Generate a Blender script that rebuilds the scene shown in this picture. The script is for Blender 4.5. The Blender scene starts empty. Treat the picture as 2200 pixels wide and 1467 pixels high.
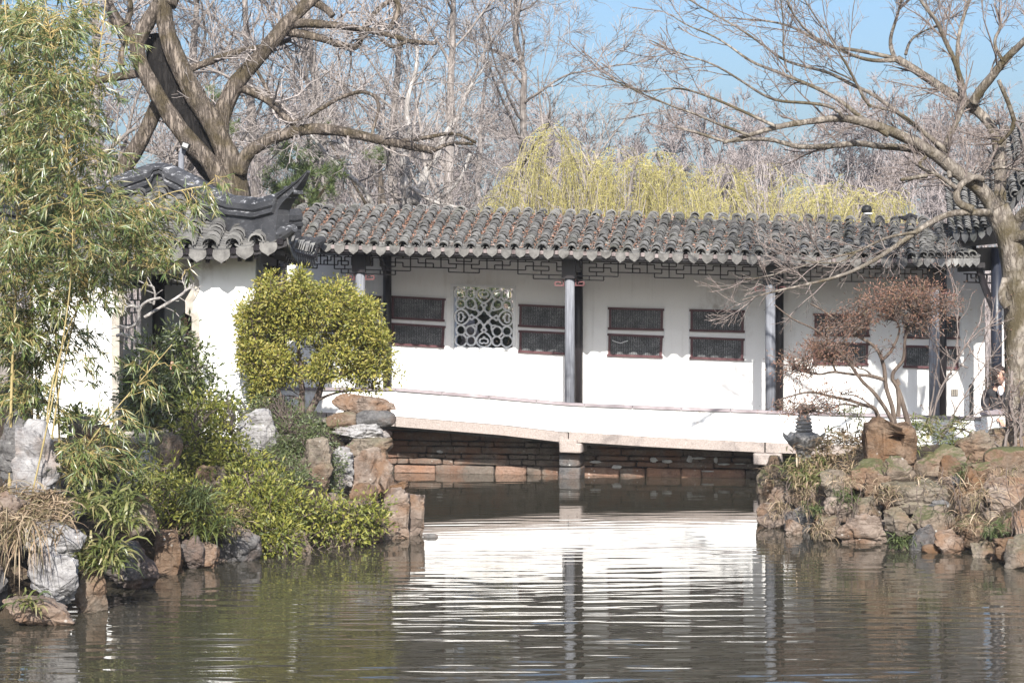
import bpy, math, random
import numpy as np
from mathutils import Vector
from mathutils.geometry import tessellate_polygon

scene = bpy.context.scene
COL = scene.collection
F = 4400.0; CX = 1100.0; PY = 667.0; H = 2.4        # focal length and principal point in photo pixels, eye height over the water
RAD = math.radians

def W(px, py, Y):
    return np.array([(px-CX)/F*Y, Y, H-(py-PY)/F*Y])
def Ws(pts, Y):
    """photo pixels (x, y[, extra depth]) at distance Y to world points"""
    return np.array([W(p[0], p[1], Y+(p[2] if len(p) > 2 else 0)) for p in pts])

# ---------------------------------------------------------------- objects
ORIGIN = {}
def reg(o, label=None, cat=None, group=None, kind=None):
    if label: o['label'] = label
    if cat: o['category'] = cat
    if group: o['group'] = group
    if kind: o['kind'] = kind
    return o
def thing(name, loc, label, cat, group=None):
    o = bpy.data.objects.new(name, None); COL.objects.link(o)
    o.location = [float(c) for c in loc]; o.empty_display_size = 0.2
    ORIGIN[o.name] = np.array(loc, float)
    return reg(o, label, cat, group)

class MB:
    """collects vertices and faces of one mesh object"""
    def __init__(s): s.v = []; s.f3 = []; s.f4 = []; s.fn = []; s.n = 0
    def add(s, V, quads=None, tris=None, ngons=None):
        V = np.asarray(V, float).reshape(-1, 3)
        if quads is not None and len(quads): s.f4.append(np.asarray(quads, np.int64)+s.n)
        if tris is not None and len(tris): s.f3.append(np.asarray(tris, np.int64)+s.n)
        if ngons is not None:
            for g in ngons: s.fn.append([i+s.n for i in g])
        s.v.append(V); s.n += len(V); return s
    def box(s, c, size, ax=None):
        c = np.asarray(c, float); h = np.asarray(size, float)/2
        A = np.eye(3) if ax is None else np.asarray(ax, float)
        V = [c+A[0]*i*h[0]+A[1]*j*h[1]+A[2]*k*h[2] for i in (-1,1) for j in (-1,1) for k in (-1,1)]
        return s.add(V, [(0,1,3,2),(4,6,7,5),(0,4,5,1),(2,3,7,6),(0,2,6,4),(1,5,7,3)])
    def bar(s, a, b, w, d, nrm):
        """square bar from a to b: w across, d along nrm"""
        a = np.asarray(a, float); b = np.asarray(b, float); t = b-a; L = np.linalg.norm(t); t = t/L
        n = np.asarray(nrm, float); n = n-t*np.dot(n, t); n /= np.linalg.norm(n); u = np.cross(t, n)
        return s.box((a+b)/2, (L, w, d), (t, u, n))
    def prism(s, poly, ext):
        """closed polygon (n,3) extruded by vector ext"""
        P = np.asarray(poly, float); n = len(P)
        V = np.vstack([P, P+np.asarray(ext, float)])
        return s.add(V, [(i, (i+1) % n, n+(i+1) % n, n+i) for i in range(n)], ngons=[list(range(n))[::-1], list(range(n, 2*n))])
    def tube(s, P, R, n=8, cap=True, noise=0.0, seed=0):
        P = np.asarray(P, float); k = len(P); R = np.broadcast_to(np.asarray(R, float), (k,)).copy()
        T = np.gradient(P, axis=0); T /= np.linalg.norm(T, axis=1, keepdims=True)+1e-9
        ref = np.array([0, 0, 1.]) if abs(T[0][2]) < .9 else np.array([1., 0, 0])
        u = np.cross(T[0], ref); u /= np.linalg.norm(u); U = [u]
        for i in range(1, k):
            u = U[-1]-T[i]*np.dot(U[-1], T[i]); u /= np.linalg.norm(u)+1e-9; U.append(u)
        U = np.array(U); B = np.cross(T, U); a = np.arange(n)/n*2*np.pi
        rr = R[:, None]*np.ones((1, n))
        if noise:
            q = P[:, None, :]*1.0+0.35*(U[:, None, :]*np.cos(a)[None, :, None]+B[:, None, :]*np.sin(a)[None, :, None])
            rr = rr*(1+noise*(fbm(q.reshape(-1, 3)*np.array([5, 5, 1.6]), seed, 3).reshape(k, n)*2-1))
        V = P[:, None, :]+rr[..., None]*(U[:, None, :]*np.cos(a)[None, :, None]+B[:, None, :]*np.sin(a)[None, :, None])
        q = []
        for i in range(k-1):
            for j in range(n):
                q.append((i*n+j, i*n+(j+1) % n, (i+1)*n+(j+1) % n, (i+1)*n+j))
        return s.add(V.reshape(-1, 3), q, ngons=[list(range(n))[::-1], [(k-1)*n+j for j in range(n)]] if cap else None)
    def tubes(s, P, R, n=3):
        """batch of N polylines (N,k,3) with radii (N,k)"""
        P = np.asarray(P, float); N, k, _ = P.shape
        if N == 0: return s
        T = np.gradient(P, axis=1); T /= np.linalg.norm(T, axis=2, keepdims=True)+1e-9
        m = T.mean(1); ref = np.where(np.abs(m[:, 2:3]) < .8, np.array([[0, 0, 1.]]), np.array([[1., 0, 0]]))
        U = np.cross(T, ref[:, None, :]); U /= np.linalg.norm(U, axis=2, keepdims=True)+1e-9
        B = np.cross(T, U); a = np.arange(n)/n*2*np.pi
        V = P[:, :, None, :]+R[:, :, None, None]*(U[:, :, None, :]*np.cos(a)[None, None, :, None]+B[:, :, None, :]*np.sin(a)[None, None, :, None])
        base = np.arange(N)[:, None, None]*(k*n)+np.arange(k-1)[None, :, None]*n
        j = np.arange(n)[None, None, :]; j2 = (j+1) % n
        q = np.stack([base+j, base+j2, base+n+j2, base+n+j], -1).reshape(-1, 4)
        return s.add(V.reshape(-1, 3), q)
    def leaves(s, C, D, Nn, L, Wd, fold=.25, mid=.45):
        """folded diamond leaves: base C, direction D, normal Nn"""
        C = np.asarray(C, float); N = len(C)
        if N == 0: return s
        D = D/(np.linalg.norm(D, axis=1, keepdims=True)+1e-9)
        S = np.cross(D, Nn); S /= np.linalg.norm(S, axis=1, keepdims=True)+1e-9
        Nn = np.cross(S, D); L = np.broadcast_to(L, (N,))[:, None]; Wd = np.broadcast_to(Wd, (N,))[:, None]
        V = np.stack([C, C+D*L*mid+S*Wd/2+Nn*Wd*fold, C+D*L, C+D*L*mid-S*Wd/2+Nn*Wd*fold], 1)
        i = np.arange(N)[:, None]*4
        return s.add(V.reshape(-1, 3), tris=np.vstack([i+np.array([[0, 1, 2]]), i+np.array([[0, 2, 3]])]))
    def lathe(s, prof, c, n=20):
        prof = np.asarray(prof, float); a = np.arange(n)/n*2*np.pi; k = len(prof)
        V = np.stack([np.stack([c[0]+r*np.cos(a), c[1]+r*np.sin(a), np.full(n, c[2]+z)], 1) for r, z in prof]).reshape(-1, 3)
        q = [(i*n+j, i*n+(j+1) % n, (i+1)*n+(j+1) % n, (i+1)*n+j) for i in range(k-1) for j in range(n)]
        return s.add(V, q, ngons=[list(range(n))[::-1], [(k-1)*n+j for j in range(n)]])
    def build(s, name, m, parent=None, smooth=False, label=None, cat=None, group=None, kind=None, origin=None):
        V = np.vstack(s.v)
        if parent is not None: org = ORIGIN[parent.name]
        elif origin is not None: org = np.asarray(origin, float)
        else: org = np.array([V[:, 0].mean(), V[:, 1].mean(), V[:, 2].min()])
        me = bpy.data.meshes.new(name); V = V-org
        loops = []; tot = []
        for f in s.f3: loops.append(f.reshape(-1)); tot.append(np.full(len(f), 3))
        for f in s.f4: loops.append(f.reshape(-1)); tot.append(np.full(len(f), 4))
        for f in s.fn: loops.append(np.array(f)); tot.append(np.array([len(f)]))
        loops = np.concatenate(loops).astype(np.int32); tot = np.concatenate(tot).astype(np.int32)
        start = np.concatenate([[0], np.cumsum(tot)[:-1]]).astype(np.int32)
        me.vertices.add(len(V)); me.vertices.foreach_set('co', V.astype(np.float32).reshape(-1))
        me.loops.add(len(loops)); me.loops.foreach_set('vertex_index', loops)
        me.polygons.add(len(tot)); me.polygons.foreach_set('loop_start', start); me.polygons.foreach_set('loop_total', tot)
        me.polygons.foreach_set('use_smooth', np.full(len(tot), bool(smooth)))
        me.update(calc_edges=True); me.validate(); me.materials.append(m)
        o = bpy.data.objects.new(name, me); COL.objects.link(o)
        if parent is not None:
            o.parent = parent
            ORIGIN[o.name] = org
        else:
            o.location = [float(c) for c in org]; ORIGIN[o.name] = org
        return reg(o, label, cat, group, kind)

# ---------------------------------------------------------------- noise
def _hash(i, j, k, seed):
    n = (i*374761393+j*668265263+k*2147483647+seed*974711) & 0xFFFFFFFF
    n = ((n ^ (n >> 13))*1274126177) & 0xFFFFFFFF
    n = (n ^ (n >> 16))
    return (n & 0xFFFFFF)/float(0xFFFFFF)
def vnoise(P, seed=0):
    P = np.asarray(P, float); I = np.floor(P).astype(np.int64); f = P-I; f = f*f*(3-2*f)
    r = 0
    for dx in (0, 1):
        for dy in (0, 1):
            for dz in (0, 1):
                w = (f[:, 0] if dx else 1-f[:, 0])*(f[:, 1] if dy else 1-f[:, 1])*(f[:, 2] if dz else 1-f[:, 2])
                r = r+w*_hash(I[:, 0]+dx, I[:, 1]+dy, I[:, 2]+dz, seed)
    return r
def fbm(P, seed=0, oct=4):
    r = 0; a = .5; t = 0
    for o in range(oct):
        r = r+a*vnoise(P*2**o+o*17.3, seed+o); t += a; a *= .5
    return r/t

# ---------------------------------------------------------------- materials
class NT:
    def __init__(s, name):
        s.m = bpy.data.materials.new(name); s.m.use_nodes = True; s.t = s.m.node_tree; s.t.nodes.clear()
        s.out = s.n('ShaderNodeOutputMaterial')
    def n(s, typ, **kw):
        x = s.t.nodes.new(typ)
        for k, v in kw.items(): setattr(x, k, v)
        return x
    def set(s, node, **kw):
        for k, v in kw.items(): s.put(node, k.replace('_', ' '), v)
        return node
    def put(s, node, sock, v):
        i = node.inputs[sock]
        if isinstance(v, bpy.types.NodeSocket): s.t.links.new(v, i)
        else: i.default_value = v
    def coord(s, scale=(1, 1, 1), kind='Object'):
        t = s.n('ShaderNodeTexCoord'); mp = s.n('ShaderNodeMapping'); s.put(mp, 'Vector', t.outputs[kind]); s.put(mp, 'Scale', scale)
        return mp.outputs[0]
    def world(s, scale=(1, 1, 1)):
        t = s.n('ShaderNodeNewGeometry'); mp = s.n('ShaderNodeMapping'); s.put(mp, 'Vector', t.outputs['Position']); s.put(mp, 'Scale', scale)
        return mp.outputs[0]
    def noise(s, vec, scale, detail=5, rough=.55, dist=0):
        x = s.n('ShaderNodeTexNoise'); s.put(x, 'Vector', vec); s.put(x, 'Scale', scale); s.put(x, 'Detail', detail)
        s.put(x, 'Roughness', rough); s.put(x, 'Distortion', dist); return x.outputs['Fac']
    def warp(s, vec, amt=.3, scale=3.0):
        x = s.n('ShaderNodeTexNoise'); s.put(x, 'Vector', vec); s.put(x, 'Scale', scale); s.put(x, 'Detail', 5)
        a = s.n('ShaderNodeVectorMath', operation='MULTIPLY_ADD'); s.t.links.new(x.outputs['Color'], a.inputs[0]); a.inputs[1].default_value = (amt,)*3; s.t.links.new(vec, a.inputs[2])
        return a.outputs[0]
    def voro(s, vec, scale, feature='F1', out='Distance'):
        x = s.n('ShaderNodeTexVoronoi', feature=feature); s.put(x, 'Vector', vec); s.put(x, 'Scale', scale); return x.outputs[out]
    def ramp(s, fac, stops, interp='LINEAR'):
        x = s.n('ShaderNodeValToRGB'); x.color_ramp.interpolation = interp; e = x.color_ramp.elements
        while len(e) > 1: e.remove(e[-1])
        for i, (p, c) in enumerate(stops):
            el = e[0] if i == 0 else e.new(p)
            el.position = p; el.color = (*c, 1) if not isinstance(c, (int, float)) else (c, c, c, 1)
        s.put(x, 'Fac', fac); return x.outputs[0]
    def mix(s, fac, a, b, mode='MIX'):
        x = s.n('ShaderNodeMix', data_type='RGBA', blend_type=mode)
        for i, v in ((0, fac), (6, a), (7, b)):
            if isinstance(v, bpy.types.NodeSocket): s.t.links.new(v, x.inputs[i])
            elif isinstance(v, tuple): x.inputs[i].default_value = (*v, 1)
            else: x.inputs[i].default_value = v
        return x.outputs[2]
    def math(s, op, a, b=0.0, clamp=False):
        x = s.n('ShaderNodeMath', operation=op, use_clamp=clamp)
        for i, v in enumerate((a, b)):
            if isinstance(v, bpy.types.NodeSocket): s.t.links.new(v, x.inputs[i])
            else: x.inputs[i].default_value = v
        return x.outputs[0]
    def bump(s, h, strength=.5, dist=.02):
        x = s.n('ShaderNodeBump'); s.put(x, 'Height', h); s.put(x, 'Strength', strength); s.put(x, 'Distance', dist); return x.outputs[0]
    def principled(s, color, rough=.7, normal=None, spec=.3, **kw):
        b = s.n('ShaderNodeBsdfPrincipled')
        s.put(b, 'Base Color', color if isinstance(color, bpy.types.NodeSocket) else (*color, 1))
        s.put(b, 'Roughness', rough); s.put(b, 'Specular IOR Level', spec)
        if normal is not None: s.put(b, 'Normal', normal)
        for k, v in kw.items(): s.put(b, k, v)
        s.t.links.new(b.outputs[0], s.out.inputs[0]); return s.m

def mat_simple(name, c1, c2, scale=6, rough=.7, bump=.3, dist=.01, stretch=(1, 1, 1), spec=.3, detail=6):
    t = NT(name); v = t.coord(stretch); n = t.noise(v, scale, detail)
    col = t.ramp(n, [(.3, c1), (.7, c2)])
    return t.principled(col, rough, t.bump(n, bump, dist) if bump else None, spec)

def mat_plaster(name, wear=1.0, base=(.80, .80, .785)):
    t = NT(name); v = t.world()
    n1 = t.noise(v, 1.3, 6, .6); n2 = t.noise(t.world((4, 4, .7)), 1.5, 6, .65); n3 = t.noise(v, 14, 4)
    st = t.math('MULTIPLY', t.ramp(n1, [(.52, 0.), (.72, 1.)]), t.ramp(n2, [(.4, 0.), (.7, 1.)]))
    rain = t.math('MULTIPLY', t.ramp(t.noise(t.world((9, 9, .35)), 1.6, 5, .6), [(.55, 0.), (.75, 1.)]), t.ramp(n1, [(.42, 0.), (.62, 1.)]))
    c = t.mix(t.math('MULTIPLY', st, .5*wear), base, (.60, .55, .48))
    rare = t.math('MULTIPLY', t.ramp(t.noise(v, .75, 4, .6), [(.56, 0.), (.66, 1.)]), t.ramp(t.noise(t.world((1, 1, .6)), 11, 6, .7), [(.42, 0.), (.66, 1.)]))
    c = t.mix(t.math('MULTIPLY', rare, .8), c, (.33, .285, .24))
    c = t.mix(t.math('MULTIPLY', rain, .34*wear), c, (.40, .39, .36))
    c = t.mix(t.math('MULTIPLY', t.ramp(n3, [(.55, 0.), (.8, 1.)]), .12), c, (.55, .54, .52))
    return t.principled(c, .85, t.bump(n3, .15, .004), .2)

def mat_leaf(name, cols, trans=.35, rough=.5, gloss=.06):
    """cols: ramp over the random value of each leaf"""
    t = NT(name); g = t.n('ShaderNodeNewGeometry'); r = g.outputs['Random Per Island']
    c = t.ramp(r, [(i/(len(cols)-1), k) for i, k in enumerate(cols)])
    nz = t.noise(t.world(), 2.2, 3); c = t.mix(t.ramp(nz, [(.38, 0.), (.66, .58)]), c, t.mix(.5, c, cols[0]))
    d = t.n('ShaderNodeBsdfDiffuse'); t.put(d, 'Color', c)
    tr = t.n('ShaderNodeBsdfTranslucent'); t.put(tr, 'Color', c)
    gl = t.n('ShaderNodeBsdfGlossy'); t.put(gl, 'Roughness', rough); t.put(gl, 'Color', (.9, .9, .9, 1))
    m1 = t.n('ShaderNodeMixShader'); t.put(m1, 0, trans); t.t.links.new(d.outputs[0], m1.inputs[1]); t.t.links.new(tr.outputs[0], m1.inputs[2])
    m2 = t.n('ShaderNodeMixShader'); t.put(m2, 0, gloss); t.t.links.new(m1.outputs[0], m2.inputs[1]); t.t.links.new(gl.outputs[0], m2.inputs[2])
    t.t.links.new(m2.outputs[0], t.out.inputs[0]); return t.m

def mat_bark(name, dark, light, scale=9, moss=None, stretch=(1, 1, .28), bump=.9, dist=.03):
    t = NT(name); v = t.world(stretch); n = t.noise(v, scale, 7, .65, .8); n2 = t.noise(t.world(), 1.7, 4)
    rd = t.math('ABSOLUTE', t.math('SUBTRACT', t.noise(t.warp(t.world((stretch[0]*1.6, stretch[1]*1.6, stretch[2]*.8)), .25, 4), scale*1.1, 4, .6), .5))
    hgt = t.math('ADD', t.math('MULTIPLY', n, .7), t.math('MULTIPLY', t.ramp(rd, [(0, 0.), (.12, 1.)]), .35))
    c = t.mix(t.ramp(hgt, [(.25, 0.), (.75, 1.)]), dark, light)
    c = t.mix(t.ramp(n2, [(.5, 0.), (.7, .6)]), c, tuple(x*.55 for x in light))
    if moss:
        c = t.mix(t.math('MULTIPLY', t.ramp(t.noise(t.world(), 2.6, 5), [(.46, 0.), (.62, 1.)]), .85), c, moss)
    return t.principled(c, .9, t.bump(hgt, bump, dist), .15)

def mat_rock(name, cols, stain=None, moss=0.0, scale=2.5, strata=1.0):
    """cols: dark, mid, light stone; stain: rusty patches; moss on the upward faces"""
    t = NT(name); v = t.world(); n = t.noise(v, scale, 9, .62, .3); f = t.noise(v, scale*9, 6, .7); s = t.noise(t.world((1, 1, 3.5*strata)), scale*1.3, 6, .6, 1.2)
    cr = t.voro(t.warp(t.world((1, 1, 1.6)), .45, 2.2), scale*1.25, 'DISTANCE_TO_EDGE')
    h = t.math('ADD', t.math('MULTIPLY', n, .40), t.math('ADD', t.math('MULTIPLY', f, .36), t.math('MULTIPLY', s, .35)))
    h = t.math('ADD', h, t.math('MULTIPLY', t.ramp(cr, [(0, 0.), (.035, 1.)]), .07))
    c = t.ramp(h, [(.36, cols[0]), (.56, cols[1]), (.75, cols[2])])
    if stain: c = t.mix(t.math('MULTIPLY', t.ramp(t.noise(v, 1.9, 6, .65), [(.47, 0.), (.62, 1.)]), .8), c, stain)
    lich = t.ramp(t.voro(v, 13, 'F1'), [(.1, 1.), (.2, 0.)])
    c = t.mix(t.math('MULTIPLY', lich, t.ramp(t.noise(v, 3, 2), [(.55, 0.), (.65, .55)])), c, (.62, .62, .58))
    pit = t.ramp(t.noise(v, scale*13, 4, .7), [(.30, 1.), (.44, 0.)]); c = t.mix(t.math('MULTIPLY', pit, .6), c, tuple(x*.5 for x in cols[0]))
    if moss:
        g = t.n('ShaderNodeNewGeometry'); sp = t.n('ShaderNodeSeparateXYZ'); t.put(sp, 0, g.outputs['Normal'])
        k = t.math('ADD', sp.outputs[2], t.math('MULTIPLY', t.math('SUBTRACT', t.noise(v, 3.2, 6, .7), .5), 2.6))
        k = t.ramp(k, [(.35, 0.), (.75, 1.)]); c = t.mix(t.math('MULTIPLY', k, moss), c, (.060, .066, .026))
    return t.principled(c, .88, t.bump(h, .9, .05), .2)

M = {}
M['plaster'] = mat_plaster('white_plaster')
M['plaster_clean'] = mat_plaster('white_plaster_parapet', .35)
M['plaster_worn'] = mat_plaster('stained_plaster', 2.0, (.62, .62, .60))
M['granite'] = mat_simple('pink_granite', (.22, .185, .165), (.38, .33, .30), 60, .85, .4, .004)
M['coping'] = mat_simple('weathered_coping', (.20, .165, .175), (.36, .32, .33), 5, .7, .3, .004)
M['dark_wood'] = mat_simple('black_lacquer_wood', (.008, .007, .008), (.02, .016, .018), 8, .42, .2, .003, (6, 6, .5), .4)
M['grey_wood'] = mat_simple('weathered_grey_wood', (.10, .105, .12), (.235, .245, .27), 9, .8, .6, .004, (7, 7, .35))
M['fret'] = mat_simple('fretwork_wood', (.011, .009, .01), (.022, .017, .018), 12, .5, .1, .002)
M['red_wood'] = mat_simple('red_brown_wood', (.085, .03, .032), (.15, .06, .06), 10, .5, .2, .003)
M['frame_wood'] = mat_simple('tablet_frame_wood', (.055, .022, .026), (.11, .048, .052), 14, .5, .2, .003)
M['stone_grey'] = mat_simple('grey_brick_frame', (.30, .29, .27), (.44, .43, .40), 12, .85, .3, .004)
M['lattice_grey'] = mat_simple('white_plaster_lattice', (.66, .67, .67), (.78, .79, .79), 18, .85, .2, .003)
M['ridge'] = mat_rock('black_ridge_plaster', [(.016, .017, .019), (.03, .031, .034), (.06, .06, .064)], None, 0, 3)
def mat_tile():
    t = NT('grey_clay_tile'); v = t.world(); n = t.noise(v, 7, 6, .7); n2 = t.noise(v, 40, 4, .6); g = t.n('ShaderNodeNewGeometry')
    r = g.outputs['Random Per Island']
    c = t.ramp(n, [(.3, (.068, .065, .062)), (.52, (.145, .14, .133)), (.72, (.24, .232, .22))])
    c = t.mix(.42, c, t.ramp(r, [(0, (.07, .07, .072)), (.6, (.165, .165, .163)), (1, (.32, .315, .30))]))
    c = t.mix(t.ramp(n2, [(.58, 0.), (.72, .5)]), c, (.30, .30, .29))
    c = t.mix(t.ramp(t.noise(v, 2.3, 5), [(.55, 0.), (.7, .4)]), c, (.075, .08, .05))
    return t.principled(c, .9, t.bump(n2, .4, .006), .2)
M['tile'] = mat_tile()
def mat_drip():
    t = NT('pale_drip_tile'); v = t.world(); n = t.noise(v, 9, 5, .6); n2 = t.noise(v, 55, 4)
    c = t.ramp(n, [(.3, (.065, .062, .058)), (.7, (.17, .163, .152))])
    return t.principled(c, .9, t.bump(n2, .6, .01), .2)
M['drip'] = mat_drip()
M['tile_end'] = mat_simple('lime_patched_tile_end', (.07, .05, .048), (.34, .29, .28), 9, .9, .2, .004)
def mat_tablet():
    """dark slate with columns of small worn engraved characters, none of them legible"""
    t = NT('engraved_slate'); tc = t.n('ShaderNodeTexCoord'); sp = t.n('ShaderNodeSeparateXYZ'); t.put(sp, 0, tc.outputs['Object'])
    cell = .021; u = t.math('ADD', sp.outputs[0], 0); v = sp.outputs[2]
    cu = t.math('FRACT', t.math('DIVIDE', u, cell*1.25)); cv = t.math('FRACT', t.math('DIVIDE', v, cell*.95))
    iu = t.math('ABSOLUTE', t.math('SUBTRACT', cu, .5)); iv = t.math('ABSOLUTE', t.math('SUBTRACT', cv, .5))
    mask = t.math('MULTIPLY', t.math('LESS_THAN', iu, .34), t.math('LESS_THAN', iv, .40))
    fine = t.noise(t.coord((1, 1, 1)), 190, 2, .5)
    strokes = t.math('MULTIPLY', mask, t.ramp(fine, [(.50, 0.), (.56, 1.)]))
    wear = t.ramp(t.noise(t.coord(), 6, 3), [(.30, .15), (.62, 1.)])
    k = t.math('MULTIPLY', t.math('MULTIPLY', strokes, wear), 1.0)
    base = t.ramp(t.noise(t.coord(), 9, 5), [(.3, (.014, .016, .018)), (.7, (.028, .03, .033))])
    return t.principled(t.mix(k, base, (.46, .47, .47)), .6, None, .25)
M['tablet'] = mat_tablet()
M['gilt'] = mat_simple('tarnished_gilt_edge', (.25, .17, .09), (.36, .26, .14), 20, .6, 0)
M['mortar_wall'] = None
M['metal'] = mat_simple('dark_metal', (.01, .01, .01), (.02, .02, .02), 10, .5, 0)
M['rope_hoop'] = mat_simple('bent_bamboo_hoop', (.05, .045, .05), (.12, .11, .115), 14, .6, .2, .003)
WAVE = 1.0
def mat_ridge_worn():
    t = NT('worn_black_ridge'); v = t.world(); n = t.noise(v, 3, 7, .6); n2 = t.noise(t.world((1, 1, 2.5)), 9, 7, .75, .5); g = t.n('ShaderNodeNewGeometry'); sp = t.n('ShaderNodeSeparateXYZ'); t.put(sp, 0, g.outputs['Normal'])
    c = t.ramp(n, [(.3, (.02, .021, .024)), (.7, (.06, .061, .066))])
    k = t.math('MULTIPLY', t.ramp(n2, [(.54, 0.), (.64, 1.)]), t.ramp(sp.outputs[2], [(.0, .12), (.6, 1.)]))
    c = t.mix(k, c, (.42, .42, .43))
    return t.principled(c, .75, t.bump(n2, .4, .01), .3)
M['ridge_worn'] = mat_ridge_worn()
M['door_stone'] = mat_simple('beige_door_stone', (.26, .235, .20), (.42, .385, .33), 10, .85, .4, .005)
M['blue_black'] = mat_simple('blue_black_lacquer', (.010, .012, .020), (.024, .028, .04), 7, .4, .2, .003, (6, 6, .5), .4)
SKY = .094; SUN = 4.4; EXPO = 1.13
M['floor_brick'] = mat_simple('dark_floor_brick', (.06, .058, .055), (.13, .125, .12), 9, .85, .3, .004)
HAZE = .00045
# ================================================================ covered corridor over the water
AA = RAD(11.0); TV = np.array([math.cos(AA), -math.sin(AA), 0]); NV = np.array([math.sin(AA), math.cos(AA), 0]); ZV = np.array([0, 0, 1.])
C0 = np.array([(1224-CX)/F*29.3, 29.3, 0])
def PW(px, py, w):
    k = (px-CX)/F; c = w+C0[0]*NV[0]+C0[1]*NV[1]; Y = c/(k*NV[0]+NV[1]); return W(px, py, Y)
def UW(px, w): return float(np.dot(PW(px, PY, w)-C0, TV))
def PU(u, w, z):
    p = C0+TV*u+NV*w; return np.array([p[0], p[1], z])
def line_uz(pts, w):
    P = [PW(x, y, w) for x, y in pts]; return [float(np.dot(p-C0, TV)) for p in P], [float(p[2]) for p in P]
EU, EZ = line_uz([(560, 519), (640, 522), (700, 526), (960, 533), (1228, 539), (1500, 547), (1665, 551), (1880, 555), (2110, 557)], -.45)
RU, RZ = line_uz([(560, 450), (650, 452), (826, 452), (1011, 458), (1212, 463), (1450, 470), (1672, 474), (1890, 479), (2110, 480)], .75)
def eave_z(u): return float(np.interp(u, EU, EZ))
def ridge_z(u): return float(np.interp(u, RU, RZ))
rng = np.random.default_rng(7)

def resample(P, step):
    P = np.asarray(P, float); d = np.concatenate([[0], np.cumsum(np.linalg.norm(np.diff(P, axis=0), axis=1))])
    n = max(2, int(d[-1]/step)+1); q = np.arange(n)*step; q = q[q <= d[-1]]
    return np.stack([np.interp(q, d, P[:, i]) for i in range(3)], 1)
def tile_cover(mb, path, side, r, step, rng, lip=.014, seg=7):
    P = resample(path, step); a = np.linspace(-.12, math.pi+.12, seg)
    for i in range(len(P)-1):
        d = P[i+1]-P[i]; d /= np.linalg.norm(d); nn = np.cross(side, d); nn /= np.linalg.norm(nn)
        if nn[2] < 0: nn = -nn
        off = side*rng.normal(0, .008)+nn*rng.normal(0, .005)+d*(rng.normal(0, .010)-(.03 if rng.random() < .02 else 0)); tw = rng.normal(0, .05); rr = r*(1+rng.normal(0, .045))
        s2 = side*math.cos(tw)+d*math.sin(tw)
        p0 = P[i]+off-d*.012; p1 = P[i+1]+off+d*.02
        A = np.cos(a)[:, None]*s2*rr; B = np.sin(a)[:, None]*nn*rr
        f_o = p0+A+B+nn*lip; f_i = p0+d*.002+A*.87+B*.87+nn*lip*.45; b_o = p1+A*.80+B*.80
        V = np.vstack([f_i, f_o, b_o]); q = []
        for j in range(seg-1): q += [(j, j+1, seg+j+1, seg+j), (seg+j, seg+j+1, 2*seg+j+1, 2*seg+j)]
        mb.add(V, q)
def tile_pan(mb, path, side, hw, step, rng, sag=.03, seg=5):
    P = resample(path, step); x = np.linspace(-1, 1, seg)
    for i in range(len(P)-1):
        d = P[i+1]-P[i]; d /= np.linalg.norm(d); nn = np.cross(side, d); nn /= np.linalg.norm(nn)
        if nn[2] < 0: nn = -nn
        up = .012+rng.normal(0, .003); o = side*rng.normal(0, .004)
        A = x[:, None]*side*hw+(x**2)[:, None]*nn*sag
        V = np.vstack([P[i]+o+A-nn*.008, P[i]+o+A+nn*up-d*.004, P[i+1]+o+A*.97-nn*.006])
        q = []
        for j in range(seg-1): q += [(j, j+1, seg+j+1, seg+j), (seg+j, seg+j+1, 2*seg+j+1, 2*seg+j)]
        mb.add(V, q)
SHIELD = [(-.5, 0), (-.44, .05), (-.2, .0), (.2, .0), (.44, .05), (.5, 0), (.5, -.30), (.47, -.48), (.38, -.66), (.22, -.80), (.07, -.91), (0, -1), (-.07, -.91), (-.22, -.80), (-.38, -.66), (-.47, -.48), (-.5, -.30)]
def drip(mb, p, side, out, w, h, rng):
    tilt = rng.normal(0, .05); s = side*math.cos(tilt)+ZV*math.sin(tilt); z = ZV*math.cos(tilt)-side*math.sin(tilt); sc = 1+rng.normal(0, .06)
    mb.prism([p+s*x*w+(z-out*.18)*y*h*sc for x, y in SHIELD], -out*.016)

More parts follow.
